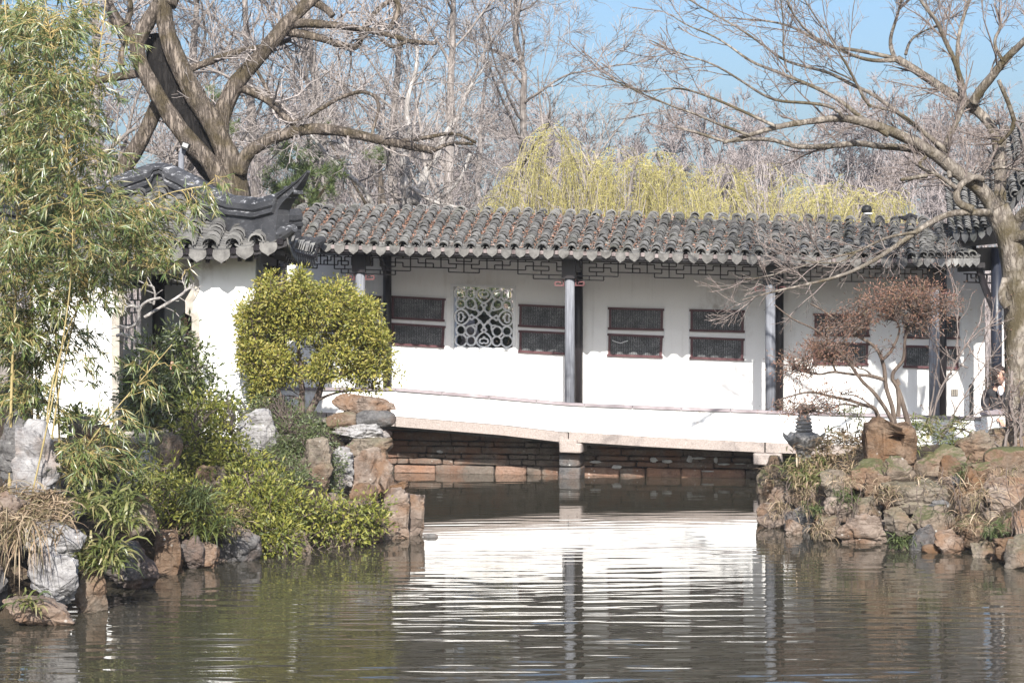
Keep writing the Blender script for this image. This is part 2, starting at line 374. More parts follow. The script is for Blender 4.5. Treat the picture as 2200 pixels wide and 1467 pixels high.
L0 = PU(0, .7, 0.)
corridor = thing('covered_corridor', L0, 'white walled open garden corridor with grey tiled roof crossing the pond on a stone bridge', 'corridor')
def roof_path(u, s0=0, s1=1.12, n=16):
    out = []
    for s in np.linspace(s0, s1, n):
        sc = min(s, 1.0); f = 1-(1-sc)**1.22 if s <= 1 else 1-(s-1)**1.6*.9
        ze, zr = eave_z(u), ridge_z(u); out.append(PU(u, -.45+1.2*s, ze+(zr-ze)*f))
    return np.array(out)
mc, mp, md, me_, mlit = MB(), MB(), MB(), MB(), MB()
u0, u1 = UW(600, -.45), UW(2092, -.45); pitch = .2035; NCOL = int((u1-u0)/pitch)
litter_C = []
for j in range(NCOL):
    uc = u0+pitch*j+rng.normal(0, .006); up = uc+pitch/2
    path = roof_path(uc); path = path+np.array([0, 0, .022]); path += TV*np.interp(np.linspace(0, 1, len(path)), [0, .5, 1], [0, rng.normal(0, .008), 0])[:, None]
    tile_cover(mc, path, TV, .069, .076, rng, .020)
    pp = roof_path(up)-np.array([0, 0, .012]); tile_pan(mp, pp, TV, .085, .085, rng)
    pe = PU(up, -.47, eave_z(up)-.004+rng.normal(0, .005)); drip(md, pe, TV, -NV, .150, .128*(1+rng.normal(0, .06)), rng)
    ce = PU(uc, -.445, eave_z(uc)-.012); me_.lathe([(0.0, -.045), (.036, -.04), (.04, .01), (0, .02)], ce+np.array([0, 0, rng.normal(-.004, .004)]), 8)
    dens = np.interp(uc, [u0, UW(1250, 0), UW(1480, 0), u1], [1, .9, .35, .15]); nl = int(175*dens)
    ss = rng.beta(1.3, 1.3, nl)
    for s in ss:
        q = roof_path(up, s, s+.01, 2)[0]; litter_C.append(q+TV*rng.normal(0, .034)+ZV*rng.uniform(.010, .036))
roof = MB(); nU = 60
us = np.linspace(u0-.1, u1+.05, nU); ss = np.linspace(0, 2, 21); G = []
for u in us:
    for s in ss:
        ze, zr = eave_z(u), ridge_z(u); sc = s if s <= 1 else 2-s; f = 1-(1-sc)**1.22
        G.append(PU(u, -.45+1.2*s, ze+(zr-ze)*f-.045))
G = np.array(G); K = len(ss); q = [(i*K+j, (i+1)*K+j, (i+1)*K+j+1, i*K+j+1) for i in range(nU-1) for j in range(K-1)]
roof.add(G, q); roof.add(G-np.array([0, 0, .05]), [f[::-1] for f in q])
for (a, b) in ((0, 1),):
    e = [i*K for i in range(nU)]
    roof.add(np.vstack([G[e], G[e]-np.array([0, 0, .05])]), [(i, i+1, nU+i+1, nU+i) for i in range(nU-1)])
o_roof = roof.build('roof', M['dark_wood'], corridor)
ct = MB()
for i in range(8):
    x0 = 1984+15*i; pa = np.linspace(PW(x0, 551-.15*i, -.52), PW(2012+(x0-2000)*.62, 499+3.2*i, .22), 8); pa[:, 2] += .03*np.sin(np.linspace(0, math.pi, 8))*-1
    sdv = TV*.92-NV*.1+ZV*-.1; sdv /= np.linalg.norm(sdv); tile_cover(ct, pa, sdv, .060, .070, rng, .018); pb0 = pa+TV*.05-ZV*.02; tile_pan(ct, pb0, sdv, .06, .075, rng)
    drip(ct, pb0[0]-ZV*.01, TV, -NV, .10, .12, rng)
ct.build('corner_tiles', M['tile'], o_roof)
mc.build('cover_tiles', M['tile'], o_roof); mp.build('pan_tiles', M['tile'], o_roof)
md.build('drip_tiles', M['drip'], o_roof); me_.build('tile_ends', M['tile_end'], o_roof)
M['litter'] = mat_leaf('dry_leaf_litter', [(.12, .06, .035), (.24, .12, .07), (.33, .18, .12), (.20, .10, .07)], .1)
C = np.array(litter_C); n = len(C); D = rng.normal(0, 1, (n, 3)); D[:, 2] *= .3; Nn = rng.normal(0, .35, (n, 3))+np.array([0, -.4, 1])
mlit.leaves(C, D, Nn, rng.uniform(.025, .055, n), rng.uniform(.018, .03, n))
mlit.build('fallen_leaves', M['litter'], label='dry reddish brown leaves lying in the roof tile channels', cat='leaf litter', kind='stuff')

# --- parapet, slab beams, floor
RTU, RTZ = line_uz([(560, 832), (850, 834), (1037, 849), (1228, 866), (1450, 875), (1700, 884), (2000, 893), (2110, 896)], -.12)
STU, STZ = line_uz([(560, 878), (849, 893), (1086, 912), (1221, 928), (1222, 926), (1414, 938), (1643, 949), (1800, 955), (2110, 962)], -.12)
def rail_z(u): return float(np.interp(u, RTU, RTZ))
def slab_z(u): return float(np.interp(u, STU, STZ))
def strip(us, w0, w1, zb, zt):
    """solid strip along the corridor: functions of u for bottom and top"""
    mb = MB(); V = []
    for u in us: V += [PU(u, w0, zb(u)), PU(u, w0, zt(u)), PU(u, w1, zt(u)), PU(u, w1, zb(u))]
    q = []; n = len(us)
    for i in range(n-1):
        for a in range(4): q.append((i*4+a, i*4+(a+1) % 4, (i+1)*4+(a+1) % 4, (i+1)*4+a))
    return mb.add(V, q+[(0, 1, 2, 3), ((n-1)*4+3, (n-1)*4+2, (n-1)*4+1, (n-1)*4)])
ulim = (UW(556, -.12), UW(2112, -.12)); us = np.linspace(*ulim, 40)
strip(us, -.12, .03, lambda u: slab_z(u)-.004, lambda u: rail_z(u)-.032).build('parapet', M['plaster_clean'], corridor)
cop = MB(); brk = np.linspace(ulim[0], ulim[1], 16)
for i in range(15):
    s = strip(np.linspace(brk[i]+.004, brk[i+1]-.004, 4), -.15+rng.normal(0, .002), .06, lambda u: rail_z(u)-.034, lambda u: rail_z(u)+rng.normal(0, .001))
    cop.add(s.v[0], s.f4[0])
cop.build('coping', M['coping'], corridor)
strip(us, .03, 1.5, lambda u: rail_z(u)-.6, lambda u: rail_z(u)-.47).build('floor', M['floor_brick'], corridor)

# --- back wall with its two lattice window openings
def wall_poly(outer, holes, w, thick, m, name, parent):
    """outer and holes in (u, z), front face at w, back at w+thick"""
    rings = [outer]+holes; tris = tessellate_polygon([[Vector((p[0], p[1], 0)) for p in r] for r in rings])
    pts = [p for r in rings for p in r]; n = len(pts); mb = MB()
    V = [PU(p[0], w, p[1]) for p in pts]+[PU(p[0], w+thick, p[1]) for p in pts]
    t = [tuple(x) for x in tris]; q = []; o = 0
    for r in rings:
        k = len(r)
        for i in range(k): q.append((o+i, o+(i+1) % k, n+o+(i+1) % k, n+o+i))
        o += k
    mb.add(V, q, t+[tuple(i+n for i in x[::-1]) for x in t]); return mb.build(name, m, parent)
WB = 1.5
def wq(quad, w=WB):
    P = [PW(x, y, w) for x, y in quad]; return [(float(np.dot(p-C0, TV)), float(p[2])) for p in P]
win1 = wq([(974, 615), (1103, 620), (1102, 748), (975, 746)])
win2 = wq([(569, 602), (688, 606), (688, 722), (569, 720)])
wu = np.linspace(UW(548, WB), UW(2116, WB), 24)
outer = [(u, rail_z(u)-.55) for u in wu]+[(u, eave_z(u)+.20) for u in wu[::-1]]
wall_poly(outer, [win1[::-1], win2[::-1]], WB, .24, M['plaster'], 'wall', corridor)
def lerp_quad(qd, a, b):
    """a across, b down, 0..1 on a quad of (u, z) corners tl tr br bl"""
    tl, tr, br, bl = [np.array(p) for p in qd]; return (tl*(1-a)+tr*a)*(1-b)+(bl*(1-a)+br*a)*b
def ring_bar(mb, pts, w, wd, dp, closed=False):
    """flat bar following (u,z) points on the wall plane"""
    P = np.array([PU(p[0], w, p[1]) for p in pts]); n = len(P)
    T = np.gradient(P, axis=0) if not closed else (np.roll(P, -1, 0)-np.roll(P, 1, 0))
    T /= np.linalg.norm(T, axis=1, keepdims=True)+1e-9; S = np.cross(T, NV); S /= np.linalg.norm(S, axis=1, keepdims=True)+1e-9
    V = np.stack([P+S*wd/2, P-S*wd/2, P-S*wd/2+NV*dp, P+S*wd/2+NV*dp], 1).reshape(-1, 3); q = []
    for i in range(n if closed else n-1):
        j = (i+1) % n
        for a in range(4): q.append((i*4+a, i*4+(a+1) % 4, j*4+(a+1) % 4, j*4+a))
    if not closed: q += [(0, 1, 2, 3), ((n-1)*4+3, (n-1)*4+2, (n-1)*4+1, (n-1)*4)]
    mb.add(V, q)
def square_frame(qd, grow, w, wd, dp, m, name, parent):
    c = np.mean(np.array(qd), axis=0); mb = MB(); P = [np.array(p)+np.sign(np.array(p)-c)*grow for p in qd]
    for i in range(4):
        a, b = P[i], P[(i+1) % 4]; d = (b-a)/np.linalg.norm(b-a)*wd*.5
        if i % 2: a, b = a+d*1.02, b-d*1.02
        else: a, b = a-d, b+d
        mb.bar(PU(a[0], w, a[1]), PU(b[0], w, b[1]), wd, dp, NV)
    return mb.build(name, m, parent)
window = MB()
def circ(cx, cy, r, a0=0, a1=360, n=22): return [(cx+r*math.cos(RAD(a)), cy+r*math.sin(RAD(a))) for a in np.linspace(a0, a1, n)]
pat = []
for fx in (0, 1):
    for fy in (0, 1):
        def mm(pts): return [((1-x) if fx else x, (1-y) if fy else y) for x, y in pts]
        pat += [mm(circ(.112, .115, .098)), mm(circ(.283, .112, .078)), mm(circ(.112, .283, .078)),
                mm(circ(.275, .275, .082)), mm(circ(.432, .352, .060, -70, 200)), mm(circ(.352, .432, .060, -110, 160)),
                mm([(.375, .33), (.365, .29), (.352, .262)]), mm([(.33, .375), (.29, .365), (.262, .352)]),
                mm([(.452, .296), (.478, .272), (.5, .262)]), mm([(.296, .452), (.272, .478), (.262, .5)]),
                mm([(.5, .012), (.44, .022), (.392, .06), (.372, .115), (.388, .175), (.43, .222), (.475, .25), (.5, .262)]),
                mm([(.5, .185), (.482, .15), (.446, .145), (.425, .115), (.437, .08), (.47, .07), (.5, .085)]),
                mm([(.012, .5), (.022, .44), (.06, .392), (.115, .372), (.175, .388), (.222, .43), (.25, .475), (.262, .5)]),
                mm([(.185, .5), (.15, .482), (.145, .446), (.115, .425), (.08, .437), (.07, .47), (.085, .5)]),
                mm([(.46, .405), (.44, .44), (.405, .46)])]
for p in pat: ring_bar(window, [lerp_quad(win1, min(max(x, .0), 1.), min(max(y, .0), 1.)) for x, y in p], WB+.03, .023, .05)
wd1 = window.build('lattice_window', M['lattice_grey'], corridor, label='square lattice window of curling petals')
square_frame(win1, .02, WB-.005, .045, .03, M['lattice_grey'], 'window_frame', wd1)
w2 = MB()
for k in range(1, 6):
    ring_bar(w2, [lerp_quad(win2, k/6, 0), lerp_quad(win2, 0, k/6)], WB+.06, .022, .04); ring_bar(w2, [lerp_quad(win2, 1, k/6), lerp_quad(win2, k/6, 1)], WB+.06, .022, .04)
    ring_bar(w2, [lerp_quad(win2, 1-k/6, 0), lerp_quad(win2, 1, k/6)], WB+.085, .022, .04); ring_bar(w2, [lerp_quad(win2, 0, 1-k/6), lerp_quad(win2, k/6, 1)], WB+.085, .022, .04)
wd2 = w2.build('lattice_window', M['lattice_grey'], corridor, label='square lattice window of diagonal bars')
square_frame(win2, .02, WB-.005, .045, .03, M['lattice_grey'], 'window_frame', wd2)

# --- engraved tablets on the back wall
TAB = [[(770, 634), (818, 636), (816, 685), (770, 683)], [(770, 692), (816, 694), (816, 740), (770, 738)],
       [(843, 635), (956, 641), (953, 691), (842, 685)], [(843, 693), (956, 700), (953, 747), (842, 741)],
       [(1117, 653), (1229, 658), (1228, 708), (1116, 702)], [(1117, 709), (1228, 714), (1227, 763), (1116, 757)],
       [(1309, 660), (1425, 663), (1424, 711), (1309, 708)], [(1308, 716), (1424, 721), (1422, 769), (1307, 765)],
       [(1484, 664), (1598, 666), (1598, 715), (1484, 712)], [(1484, 723), (1598, 727), (1597, 775), (1484, 771)],
       [(1750, 673), (1868, 676), (1867, 724), (1750, 722)], [(1748, 733), (1866, 737), (1864, 785), (1747, 782)],
       [(1943, 677), (2061, 680), (2060, 729), (1943, 727)], [(1943, 741), (2060, 744), (2059, 793), (1942, 790)]]
for k, qd in enumerate(TAB):
    Q = wq(qd); mb = MB(); c = np.mean(np.array(Q), axis=0)
    mb.prism([PU(p[0], WB-.012, p[1]) for p in [tuple(c+(np.array(p)-c)*np.array([.965, .9])) for p in Q]], NV*.03)
    tb = mb.build('stone_tablet', M['tablet'], corridor)
    fr = MB(); P = [np.array(p) for p in Q]
    for i in range(4):
        a, b = P[i], P[(i+1) % 4]; d = (b-a)/np.linalg.norm(b-a)*.017; ins = (c-(a+b)/2); ins = ins/np.linalg.norm(ins)*.017
        if i % 2: d = -d
        fr.bar(PU(*(a+ins-d)[[0]], WB-.014, (a+ins-d)[1]), PU((b+ins+d)[0], WB-.014, (b+ins+d)[1]), .034, .05, NV)
    fo = fr.build('frame', M['frame_wood'], tb)
    g = MB(); a = P[3]+(c-P[3])*np.array([.07, .17]); b = P[2]+(c-P[2])*np.array([.07, .17])
    g.bar(PU(a[0], WB-.03, a[1]), PU(b[0], WB-.03, b[1]), .006, .012, NV); g.build('inner_moulding', M['gilt'], tb)
    if k == 7:
        cr = MB(); pts = [(1315, 731), (1325, 735), (1334, 737), (1342, 734), (1349, 732)]
        cr.tube([PW(x, y, WB-.014) for x, y in pts], .006, 5); cr.build('pale_scratch', M['lattice_grey'], tb)
    # shallow plaster surround
    if k % 2 == 0 and k:
        Qb = wq(TAB[k+1]); tl, tr = np.array(Q[0]), np.array(Q[1]); br, bl = np.array(Qb[2]), np.array(Qb[3])
        for a, b in ((tl, bl), (tr, br)):
            s = MB(); sg = np.array([-.024 if a is tl else .024, 0]); s.bar(PU(*(a+sg)[[0]], WB, a[1]+.02), PU((b+sg)[0], WB, b[1]-.02), .022, .016, NV)
            s.build('plaster_surround', M['lattice_grey'], corridor)

# --- columns, beams, brackets, fretwork
FTU, FTZ = line_uz([(556, 541), (837, 549), (1215, 559), (1650, 569), (2010, 574), (2130, 576)], 0)
def fret_z(u): return float(np.interp(u, FTU, FTZ))
strip(np.linspace(UW(556, 0), UW(2116, 0), 30), -.055, .055, lambda u: fret_z(u)+.003, lambda u: eave_z(u)+.10).build('eave_beam', M['dark_wood'], corridor)
strip(np.linspace(UW(556, -.4), UW(2116, -.4), 30), -.425, -.375, lambda u: eave_z(u)-.115, lambda u: eave_z(u)-.046).build('eave_board', M['dark_wood'], corridor)
raf = MB()
for u in np.arange(UW(570, 0), UW(2110, 0), .203):
    ze, zr = eave_z(u), ridge_z(u)
    raf.bar(PU(u, -.37, ze-.06), PU(u, .75, zr-.18), .05, .06, ZV); raf.bar(PU(u, .75, zr-.18), PU(u, 1.5, ze+.14), .05, .06, ZV)
raf.build('rafters', M['dark_wood'], o_roof)
colpx = [560, 774, 1224, 1655, 2007]
HP = []   # half fretwork, columns -3..10, rows 0..5
Hs = [(1,1,4),(2,4,6),(1,5,8),(2,8,10),(3,0,1),(2,0,2),(3,2,9),(4,-3,3),(5,-3,1),(4,8,10),(.62,9,10),(1,-2,0),(2,-3,-2),(2,-1,0),(3,-1,1),(3,-3,-2),(0,-3,10)]
Vs = [(4,1,2),(6,2,3),(5,1,3),(8,1,2),(7,0,3),(3,0,4),(1,1,3),(2,2,3),(9,2,3),(1,4,5),(8,3,4),(2,0,1),(6,0,1),(9,0,.62),(0,3,4),(-1,0,1),(-1,4,5),(0,1,2),(-2,1,3),(-1,2,3)]
ROW = {0: 0, .62: 7.2, 1: 4.0, 2: 13.2, 3: 22.3, 4: 31.2, 5: 40.3}
for b in range(4):
    ua, ub = UW(colpx[b], 0)+.075, UW(colpx[b+1], 0)-.075
    mb = MB(); zs = 1/F*29.2
    def G2(c, r, side):
        x = (c+3)/26.0 if not side else 1-(c+3)/26.0; u = ua+(ub-ua)*x; return PU(u, 0, fret_z(u)-ROW[r]*zs-.010)
    for side in (0, 1):
        for r, a, c in Hs: mb.bar(G2(a, r, side), G2(c, r, side), .016, .022, NV)
        for c, a, r in Vs: mb.bar(G2(c, a, side), G2(c, r, side), .0152, .021, NV)
    mb.bar(G2(10, 0, 0), G2(10, 4, 0), .0154, .0212, NV)
    mb.build('hanging_fretwork', M['fret'], corridor)
for k, px in enumerate(colpx):
    u = UW(px, 0); z0, z1 = rail_z(u)-.47, eave_z(u)+.1; r = .072
    mb = MB(); mb.tube([PU(u, 0, z0), PU(u, 0, (z0+z1)/2), PU(u, 0, z1)], [r, r, r*.95], 14)
    mb.build('column', M['grey_wood'] if k else M['dark_wood'], corridor, smooth=True)
    if k:
        br = MB(); zt = fret_z(u)
        br.box(PU(u, -.075, zt-.11), (.20, .05, .30), (TV, NV, ZV)); br.box(PU(u+.03, .02, zt-.05), (.26, .15, .24), (TV, NV, ZV)); br.build('column_head_block', M['dark_wood'], corridor)  # dark block copies the eave shadow on the column head, plus a beam end
        cb = MB()
        for s in (-1, 1):
            for a, c in (((.075, -.36), (.21, -.36)), ((.21, -.36), (.21, -.31)), ((.21, -.31), (.13, -.31)), ((.13, -.31), (.13, -.335)), ((.09, -.36), (.09, -.27))):
                cb.bar(PU(u+s*a[0], -.01, zt+a[1]), PU(u+s*c[0], -.01, zt+c[1]), .016, .02, NV)
        cb.build('curled_bracket', M['red_wood'], corridor)
for px in (606, 832, 1243, 1674, 2024):
    u = UW(px, 1.36); mb = MB(); z0, z1 = rail_z(u)-.47, eave_z(u)+.24
    mb.tube([PU(u, 1.36, z0), PU(u, 1.36, z1)], .066, 14); mb.build('column', M['dark_wood'], corridor, smooth=True)
    mb = MB(); mb.tube([PU(u, 1.36, z1-.75), PU(u-.04, 1.1, z1-.35), PU(u-.10, .55, z1-.02)], [.03, .035, .03], 6); mb.build('brace', M['dark_wood'], corridor)

# ================================================================ stone bridge that carries the corridor
bridge = thing('stone_bridge', PU(0, .4, -.4), 'flat granite slab bridge on a low stone pier below the corridor parapet', 'bridge')
segs = [(600, 700), (702, 848), (849.5, 1220.5), (1222, 1642.5), (1644.5, 1765), (1767, 2000)]
for a, b in segs:
    ua, ub = UW(a, -.16), UW(b, -.16); dz = rng.normal(0, .004)
    strip(np.linspace(ua+.004, ub-.004, 6), -.165+rng.normal(0, .006), 1.42, lambda u: slab_z(u)-.143+dz, lambda u: slab_z(u)-.004+dz).build('slab_beam', M['granite'], bridge)
# ---------------------------------------------------------------- rocks
def ico(level):
    t = (1+5**.5)/2
    V = [(-1,t,0),(1,t,0),(-1,-t,0),(1,-t,0),(0,-1,t),(0,1,t),(0,-1,-t),(0,1,-t),(t,0,-1),(t,0,1),(-t,0,-1),(-t,0,1)]
    Fc = [(0,11,5),(0,5,1),(0,1,7),(0,7,10),(0,10,11),(1,5,9),(5,11,4),(11,10,2),(10,7,6),(7,1,8),(3,9,4),(3,4,2),(3,2,6),(3,6,8),(3,8,9),(4,9,5),(2,4,11),(6,2,10),(8,6,7),(9,8,1)]
    V = [np.array(v, float)/np.linalg.norm(v) for v in V]
    for _ in range(level):
        cache = {}; nf = []
        def mid(a, b):
            k = (min(a, b), max(a, b))
            if k not in cache:
                m = V[a]+V[b]; V.append(m/np.linalg.norm(m)); cache[k] = len(V)-1
            return cache[k]
        for a, b, c in Fc:
            x, y, z = mid(a, b), mid(b, c), mid(c, a); nf += [(a, x, z), (b, y, x), (c, z, y), (x, y, z)]
        Fc = nf
    return np.array(V), np.array(Fc)
ICO = {k: ico(k) for k in (2, 3, 4, 5)}
def rock_mesh(size, seed, style='angular', level=4):
    V, Fc = ICO[level]; r = np.random.default_rng(seed); P = V.copy()
    P = np.sign(P)*np.abs(P)**(.30 if style == 'block' else .62); P *= .82/np.abs(P).max(0)          # boxy start
    size = np.asarray(size, float)
    ncut = {'smooth': 5, 'taihu': 6, 'strata': 11, 'block': 5}.get(style, 15)
    for _ in range(ncut):
        d = r.normal(0, 1, 3)
        if style == 'strata': d *= np.array([1, 1, 1.8])
        d /= np.linalg.norm(d); hh = r.uniform(.50, .80) if style != 'block' else r.uniform(.72, .95); e = np.maximum(0, P@d-hh); P = P-e[:, None]*d*.97
    q = P*size*.5; k = 1.0/max(size.min(), .12)
    a = fbm(q*k*.9+seed*3.1, seed, 3)-.5; P = P*(1+({'taihu': .55, 'smooth': .18, 'block': .22}.get(style, .34))*a)[:, None]
    st = np.array([.7, .7, 3.0]) if style == 'strata' else np.array([1, 1, 1.3])
    b = np.abs(fbm(q*k*1.5*st+seed, seed+9, 3)-.5)*2; amp = {'strata': .13, 'taihu': .16, 'smooth': .03}.get(style, .09)
    P = P*(1-amp*(1-np.minimum(b*4, 1)))[:, None]
    if style == 'taihu':
        for _ in range(9):
            c = r.normal(0, 1, 3); c[1] = -abs(c[1]); c /= np.linalg.norm(c); ang = np.linalg.norm(V-c, axis=1); w = r.uniform(.12, .28)
            P = P*(1-.34*np.exp(-(ang/w)**2))[:, None]
    if style not in ('smooth',):
        wq_ = q*k*1.7+(np.stack([fbm(q*k*1.3+seed+7*i_, seed+31+i_, 2) for i_ in range(3)], 1)-.5)*1.6
        rg_ = 1-np.abs(fbm(wq_, seed+41, 4)-.5)*4.5; P = P*(1-.16*np.clip(rg_, 0, 1)**2)[:, None]
    # steps where flakes have split off
    f = fbm(q*k*1.2+seed*1.3, seed+21, 2); P = P*(1-(.03 if style == 'smooth' else .10)*np.floor(f*7)/7*2)[:, None]
    c = fbm(q*11+seed, seed+3, 3)-.5; P = P*(1+.085*c)[:, None]; c2 = np.abs(fbm(q*24+seed, seed+13, 2)-.5); P = P*(1+.05*(c2-.2))[:, None]
    lo, hi = P.min(0), P.max(0); P = (P-(lo+hi)/2)/(hi-lo)*size
    return P, Fc
M['rk_lime'] = mat_rock('grey_limestone', [(.073, .071, .071), (.189, .182, .182), (.335, .327, .320)], (.215, .172, .146), .0, 2.2)
M['rk_pink'] = mat_rock('pinkish_sandstone', [(.056, .041, .033), (.138, .106, .086), (.275, .226, .187)], (.149, .086, .050), .0, 2.4)
M['rk_brown'] = mat_rock('ochre_brown_stone', [(.040, .028, .020), (.102, .066, .043), (.178, .129, .092)], (.119, .063, .030), .0, 2.6)
M['rk_moss'] = mat_rock('mossy_grey_brown_stone', [(.045, .035, .027), (.114, .089, .068), (.221, .179, .139)], (.145, .086, .052), .85, 2.8)
M['rk_grey'] = mat_rock('weathered_grey_stone', [(.050, .041, .033), (.123, .102, .081), (.238, .200, .161)], (.147, .093, .059), .35, 2.8)
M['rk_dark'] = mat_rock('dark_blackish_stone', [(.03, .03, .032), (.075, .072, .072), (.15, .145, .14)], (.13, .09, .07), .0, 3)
def rock(px0, py0, px1, py1, Y, m, label, seed, style='angular', deep=None, group=None, parent=None, level=4, name='rock', lean=0):
    """one stone: its outline box in the photo at distance Y of its front"""
    w = (px1-px0)/F*Y; h = (py1-py0)/F*Y; d = deep or .75*(w+h)/2
    c = W((px0+px1)/2, (py0+py1)/2, Y+d*.3)
    P, Fc = rock_mesh((w*1.06, d, h*1.06), seed, style, level)
    if lean: P = P+np.stack([P[:, 2]*lean, 0*P[:, 2], 0*P[:, 2]], 1)
    mb = MB(); mb.add(P+c, tris=Fc)
    if parent is not None: return mb.build(name, M[m], parent, smooth=True)
    return mb.build(name, M[m], None, smooth=(style == 'smooth'), label=label, cat='rock', group=group)

# pier and caps of the bridge
def block(mb, c, size, ax, seed, rough=.02, n=5):
    """roughly dressed block"""
    c = np.asarray(c, float); size = np.asarray(size, float); V, Fc = ICO[3]
    P = np.sign(V)*np.abs(V)**.22; P /= np.abs(P).max(0); P = P*size/2; P += ((fbm(P*7+seed*1.7, seed, 3)-.5)*2*rough)[:, None]*V
    mb.add(c+P@np.asarray(ax), tris=Fc)
AX = np.stack([TV, NV, ZV])
mb = MB()
for k, (a, b, y0, y1) in enumerate([(1199, 1240, 943, 956), (1200, 1250, 951, 974)]):
    p0, p1 = PW(a, y0, -.2), PW(b, y1, -.2); c = (p0+p1)/2+NV*.28; block(mb, c, (abs(np.dot(p1-p0, TV)), .6, abs(p1[2]-p0[2])), AX, 40+k, .012)
mb.build('pier_cap', M['granite'], bridge)
mb = MB(); p0, p1 = PW(1201, 974, 0), PW(1246, 1060, 0); c = (p0+p1)/2+NV*.2
for i, (f0, f1) in enumerate(((0, .33), (.34, .66), (.67, 1))):
    z0, z1 = p0[2]+(p1[2]-p0[2])*f0, p0[2]+(p1[2]-p0[2])*f1; block(mb, (c[0], c[1], (z0+z1)/2), (abs(np.dot(p1-p0, TV))*(1+.06*(i % 2)), .5, abs(z1-z0)), AX, 60+i, .014)
mb.build('pier', M['rk_dark'], bridge)
mb = MB(); p0, p1 = PW(1617, 973, -.2), PW(1680, 1000, -.2); block(mb, (p0+p1)/2+NV*.28, (abs(np.dot(p1-p0, TV)), .6, abs(p1[2]-p0[2])), AX, 77, .014)
mb.build('abutment_cap', M['granite'], bridge)

# retaining wall at the back of the water under the bridge
rw = thing('retaining_wall', PU(0, .6, -.3), 'dark coursed stone retaining wall at the waterline under the slab bridge', 'stone wall')
rngm = np.random.default_rng(11)
mb = MB(); ua, ub = UW(780, .4), UW(1800, .4)
z = -.42; courses = []
stones = {'a': MB(), 'b': MB()}
tz = lambda u: slab_z(u)-.16
row = 0
while z < 1.0:
    hgt = rngm.uniform(.055, .150) if z > -.05 else .1; u = ua
    while u < ub:
        wd = rngm.uniform(.16, .95) if hgt > .09 else rngm.uniform(.10, .6); uc = u+wd/2
        if z+hgt*.5 < tz(uc)+.1:
            hh = hgt*rngm.uniform(.9, 1.03); c = PU(uc, .60+rngm.normal(0, .014)+.010*row, z+hgt/2)
            block(stones['b' if (z < .10 and rngm.random() < .5) else 'a'], c, (wd-.010, .24, hh-.008), AX, int(rngm.integers(1e6)), .034)
        u += wd
    z += hgt; row += 1
M['rk_wall'] = mat_rock('brown_grey_wall_stone', [(.05, .04, .033), (.115, .095, .08), (.19, .165, .14)], (.16, .085, .055), .0, 3)
M['rk_wall2'] = mat_rock('reddish_wall_stone', [(.08, .05, .038), (.18, .115, .085), (.30, .21, .165)], (.25, .14, .09), .0, 3)
stones['a'].build('grey_masonry', M['rk_wall'], rw, smooth=True); stones['b'].build('reddish_masonry', M['rk_wall2'], rw, smooth=True)
M['mortar'] = mat_simple('dark_joint_mortar', (.035, .03, .027), (.08, .07, .062), 9, .9, .3, .01)
strip(np.linspace(ua, ub, 12), .66, 1.1, lambda u: -.5, lambda u: tz(u)-.02).build('mortar_backing', M['mortar'], rw)
lm = MB()
for px, py, w_, h_ in ((1325, 1003, 20, 9), (1404, 988, 16, 10), (1434, 991, 22, 7), (1482, 986, 12, 14), (1500, 984, 26, 5), (1538, 988, 8, 12), (1555, 997, 22, 4), (945, 970, 14, 6), (1280, 992, 24, 6), (1590, 996, 24, 3), (1520, 1012, 26, 3)):
    V, Fc = ICO[2]; P = V*np.array([w_/F*15, .02, h_/F*15])*(1+.9*(fbm(V*2.3+px, px, 2)-.5))[:, None]
    lm.add(PW(px, py, .485)+P@AX, tris=Fc)
lm.build('lime_patches', mat_simple('pale_lime_mortar', (.30, .30, .29), (.50, .5, .49), 14, .9, .3), rw)

# ---------------------------------------------------------------- ground and water
def seg_dist(P, poly):
    d = np.full(len(P), 1e9); inside = np.zeros(len(P), bool); n = len(poly)
    for i in range(n):
        a = np.array(poly[i]); b = np.array(poly[(i+1) % n]); ab = b-a
        t = np.clip(((P-a)@ab)/(ab@ab), 0, 1); d = np.minimum(d, np.linalg.norm(P-a-t[:, None]*ab, axis=1))
        c = ((a[1] > P[:, 1]) != (b[1] > P[:, 1])); x = a[0]+(P[:, 1]-a[1])/(b[1]-a[1]+1e-12)*ab[0]; inside ^= c & (P[:, 0] < x)
    return np.where(inside, d, -d)
def shore(px, py):
    Y = H*F/(py-PY); return ((px-CX)/F*Y, Y)
LEFT = [(-40, 10), (-6.5, 12.0), shore(-60, 1420), shore(20, 1352), shore(150, 1350), shore(215, 1325), shore(340, 1245), shore(440, 1222), shore(560, 1206), shore(700, 1190), shore(830, 1168), shore(895, 1158)]
pb = PU(UW(858, .75), .75, 0); pc = PU(UW(1632, .75), .75, 0)
LEFT += [(pb[0]+.15, 24.5), (pb[0]+.05, 27.5), (pb[0], pb[1])]
RIGHT = [(pc[0], pc[1]), (pc[0]-.1, 27.3), (shore(1640, 1100)[0]+.15, 24.0), shore(1645, 1143), shore(1700, 1155), shore(1800, 1167), shore(1950, 1182), shore(2090, 1200), shore(2215, 1212), shore(2420, 1235), (8.5, 14), (40, 12)]
LAND = LEFT+RIGHT+[(400, 40), (400, 900), (-400, 900), (-400, 40)]
NEAR = [(-400, 2.2), (400, 2.2), (400, -60), (-400, -60)]
gx = np.concatenate([[-400, -200, -90, -45, -25, -15, -11], np.arange(-9, 9.01, .14), [11, 15, 25, 45, 90, 200, 400]])
gy = np.concatenate([[-60, -20, -5, 0, 1, 2, 3, 6, 9], np.arange(11, 34.01, .14), [36, 40, 50, 70, 110, 200, 400, 800]])
GX, GY = np.meshgrid(gx, gy); P2 = np.stack([GX.ravel(), GY.ravel()], 1)
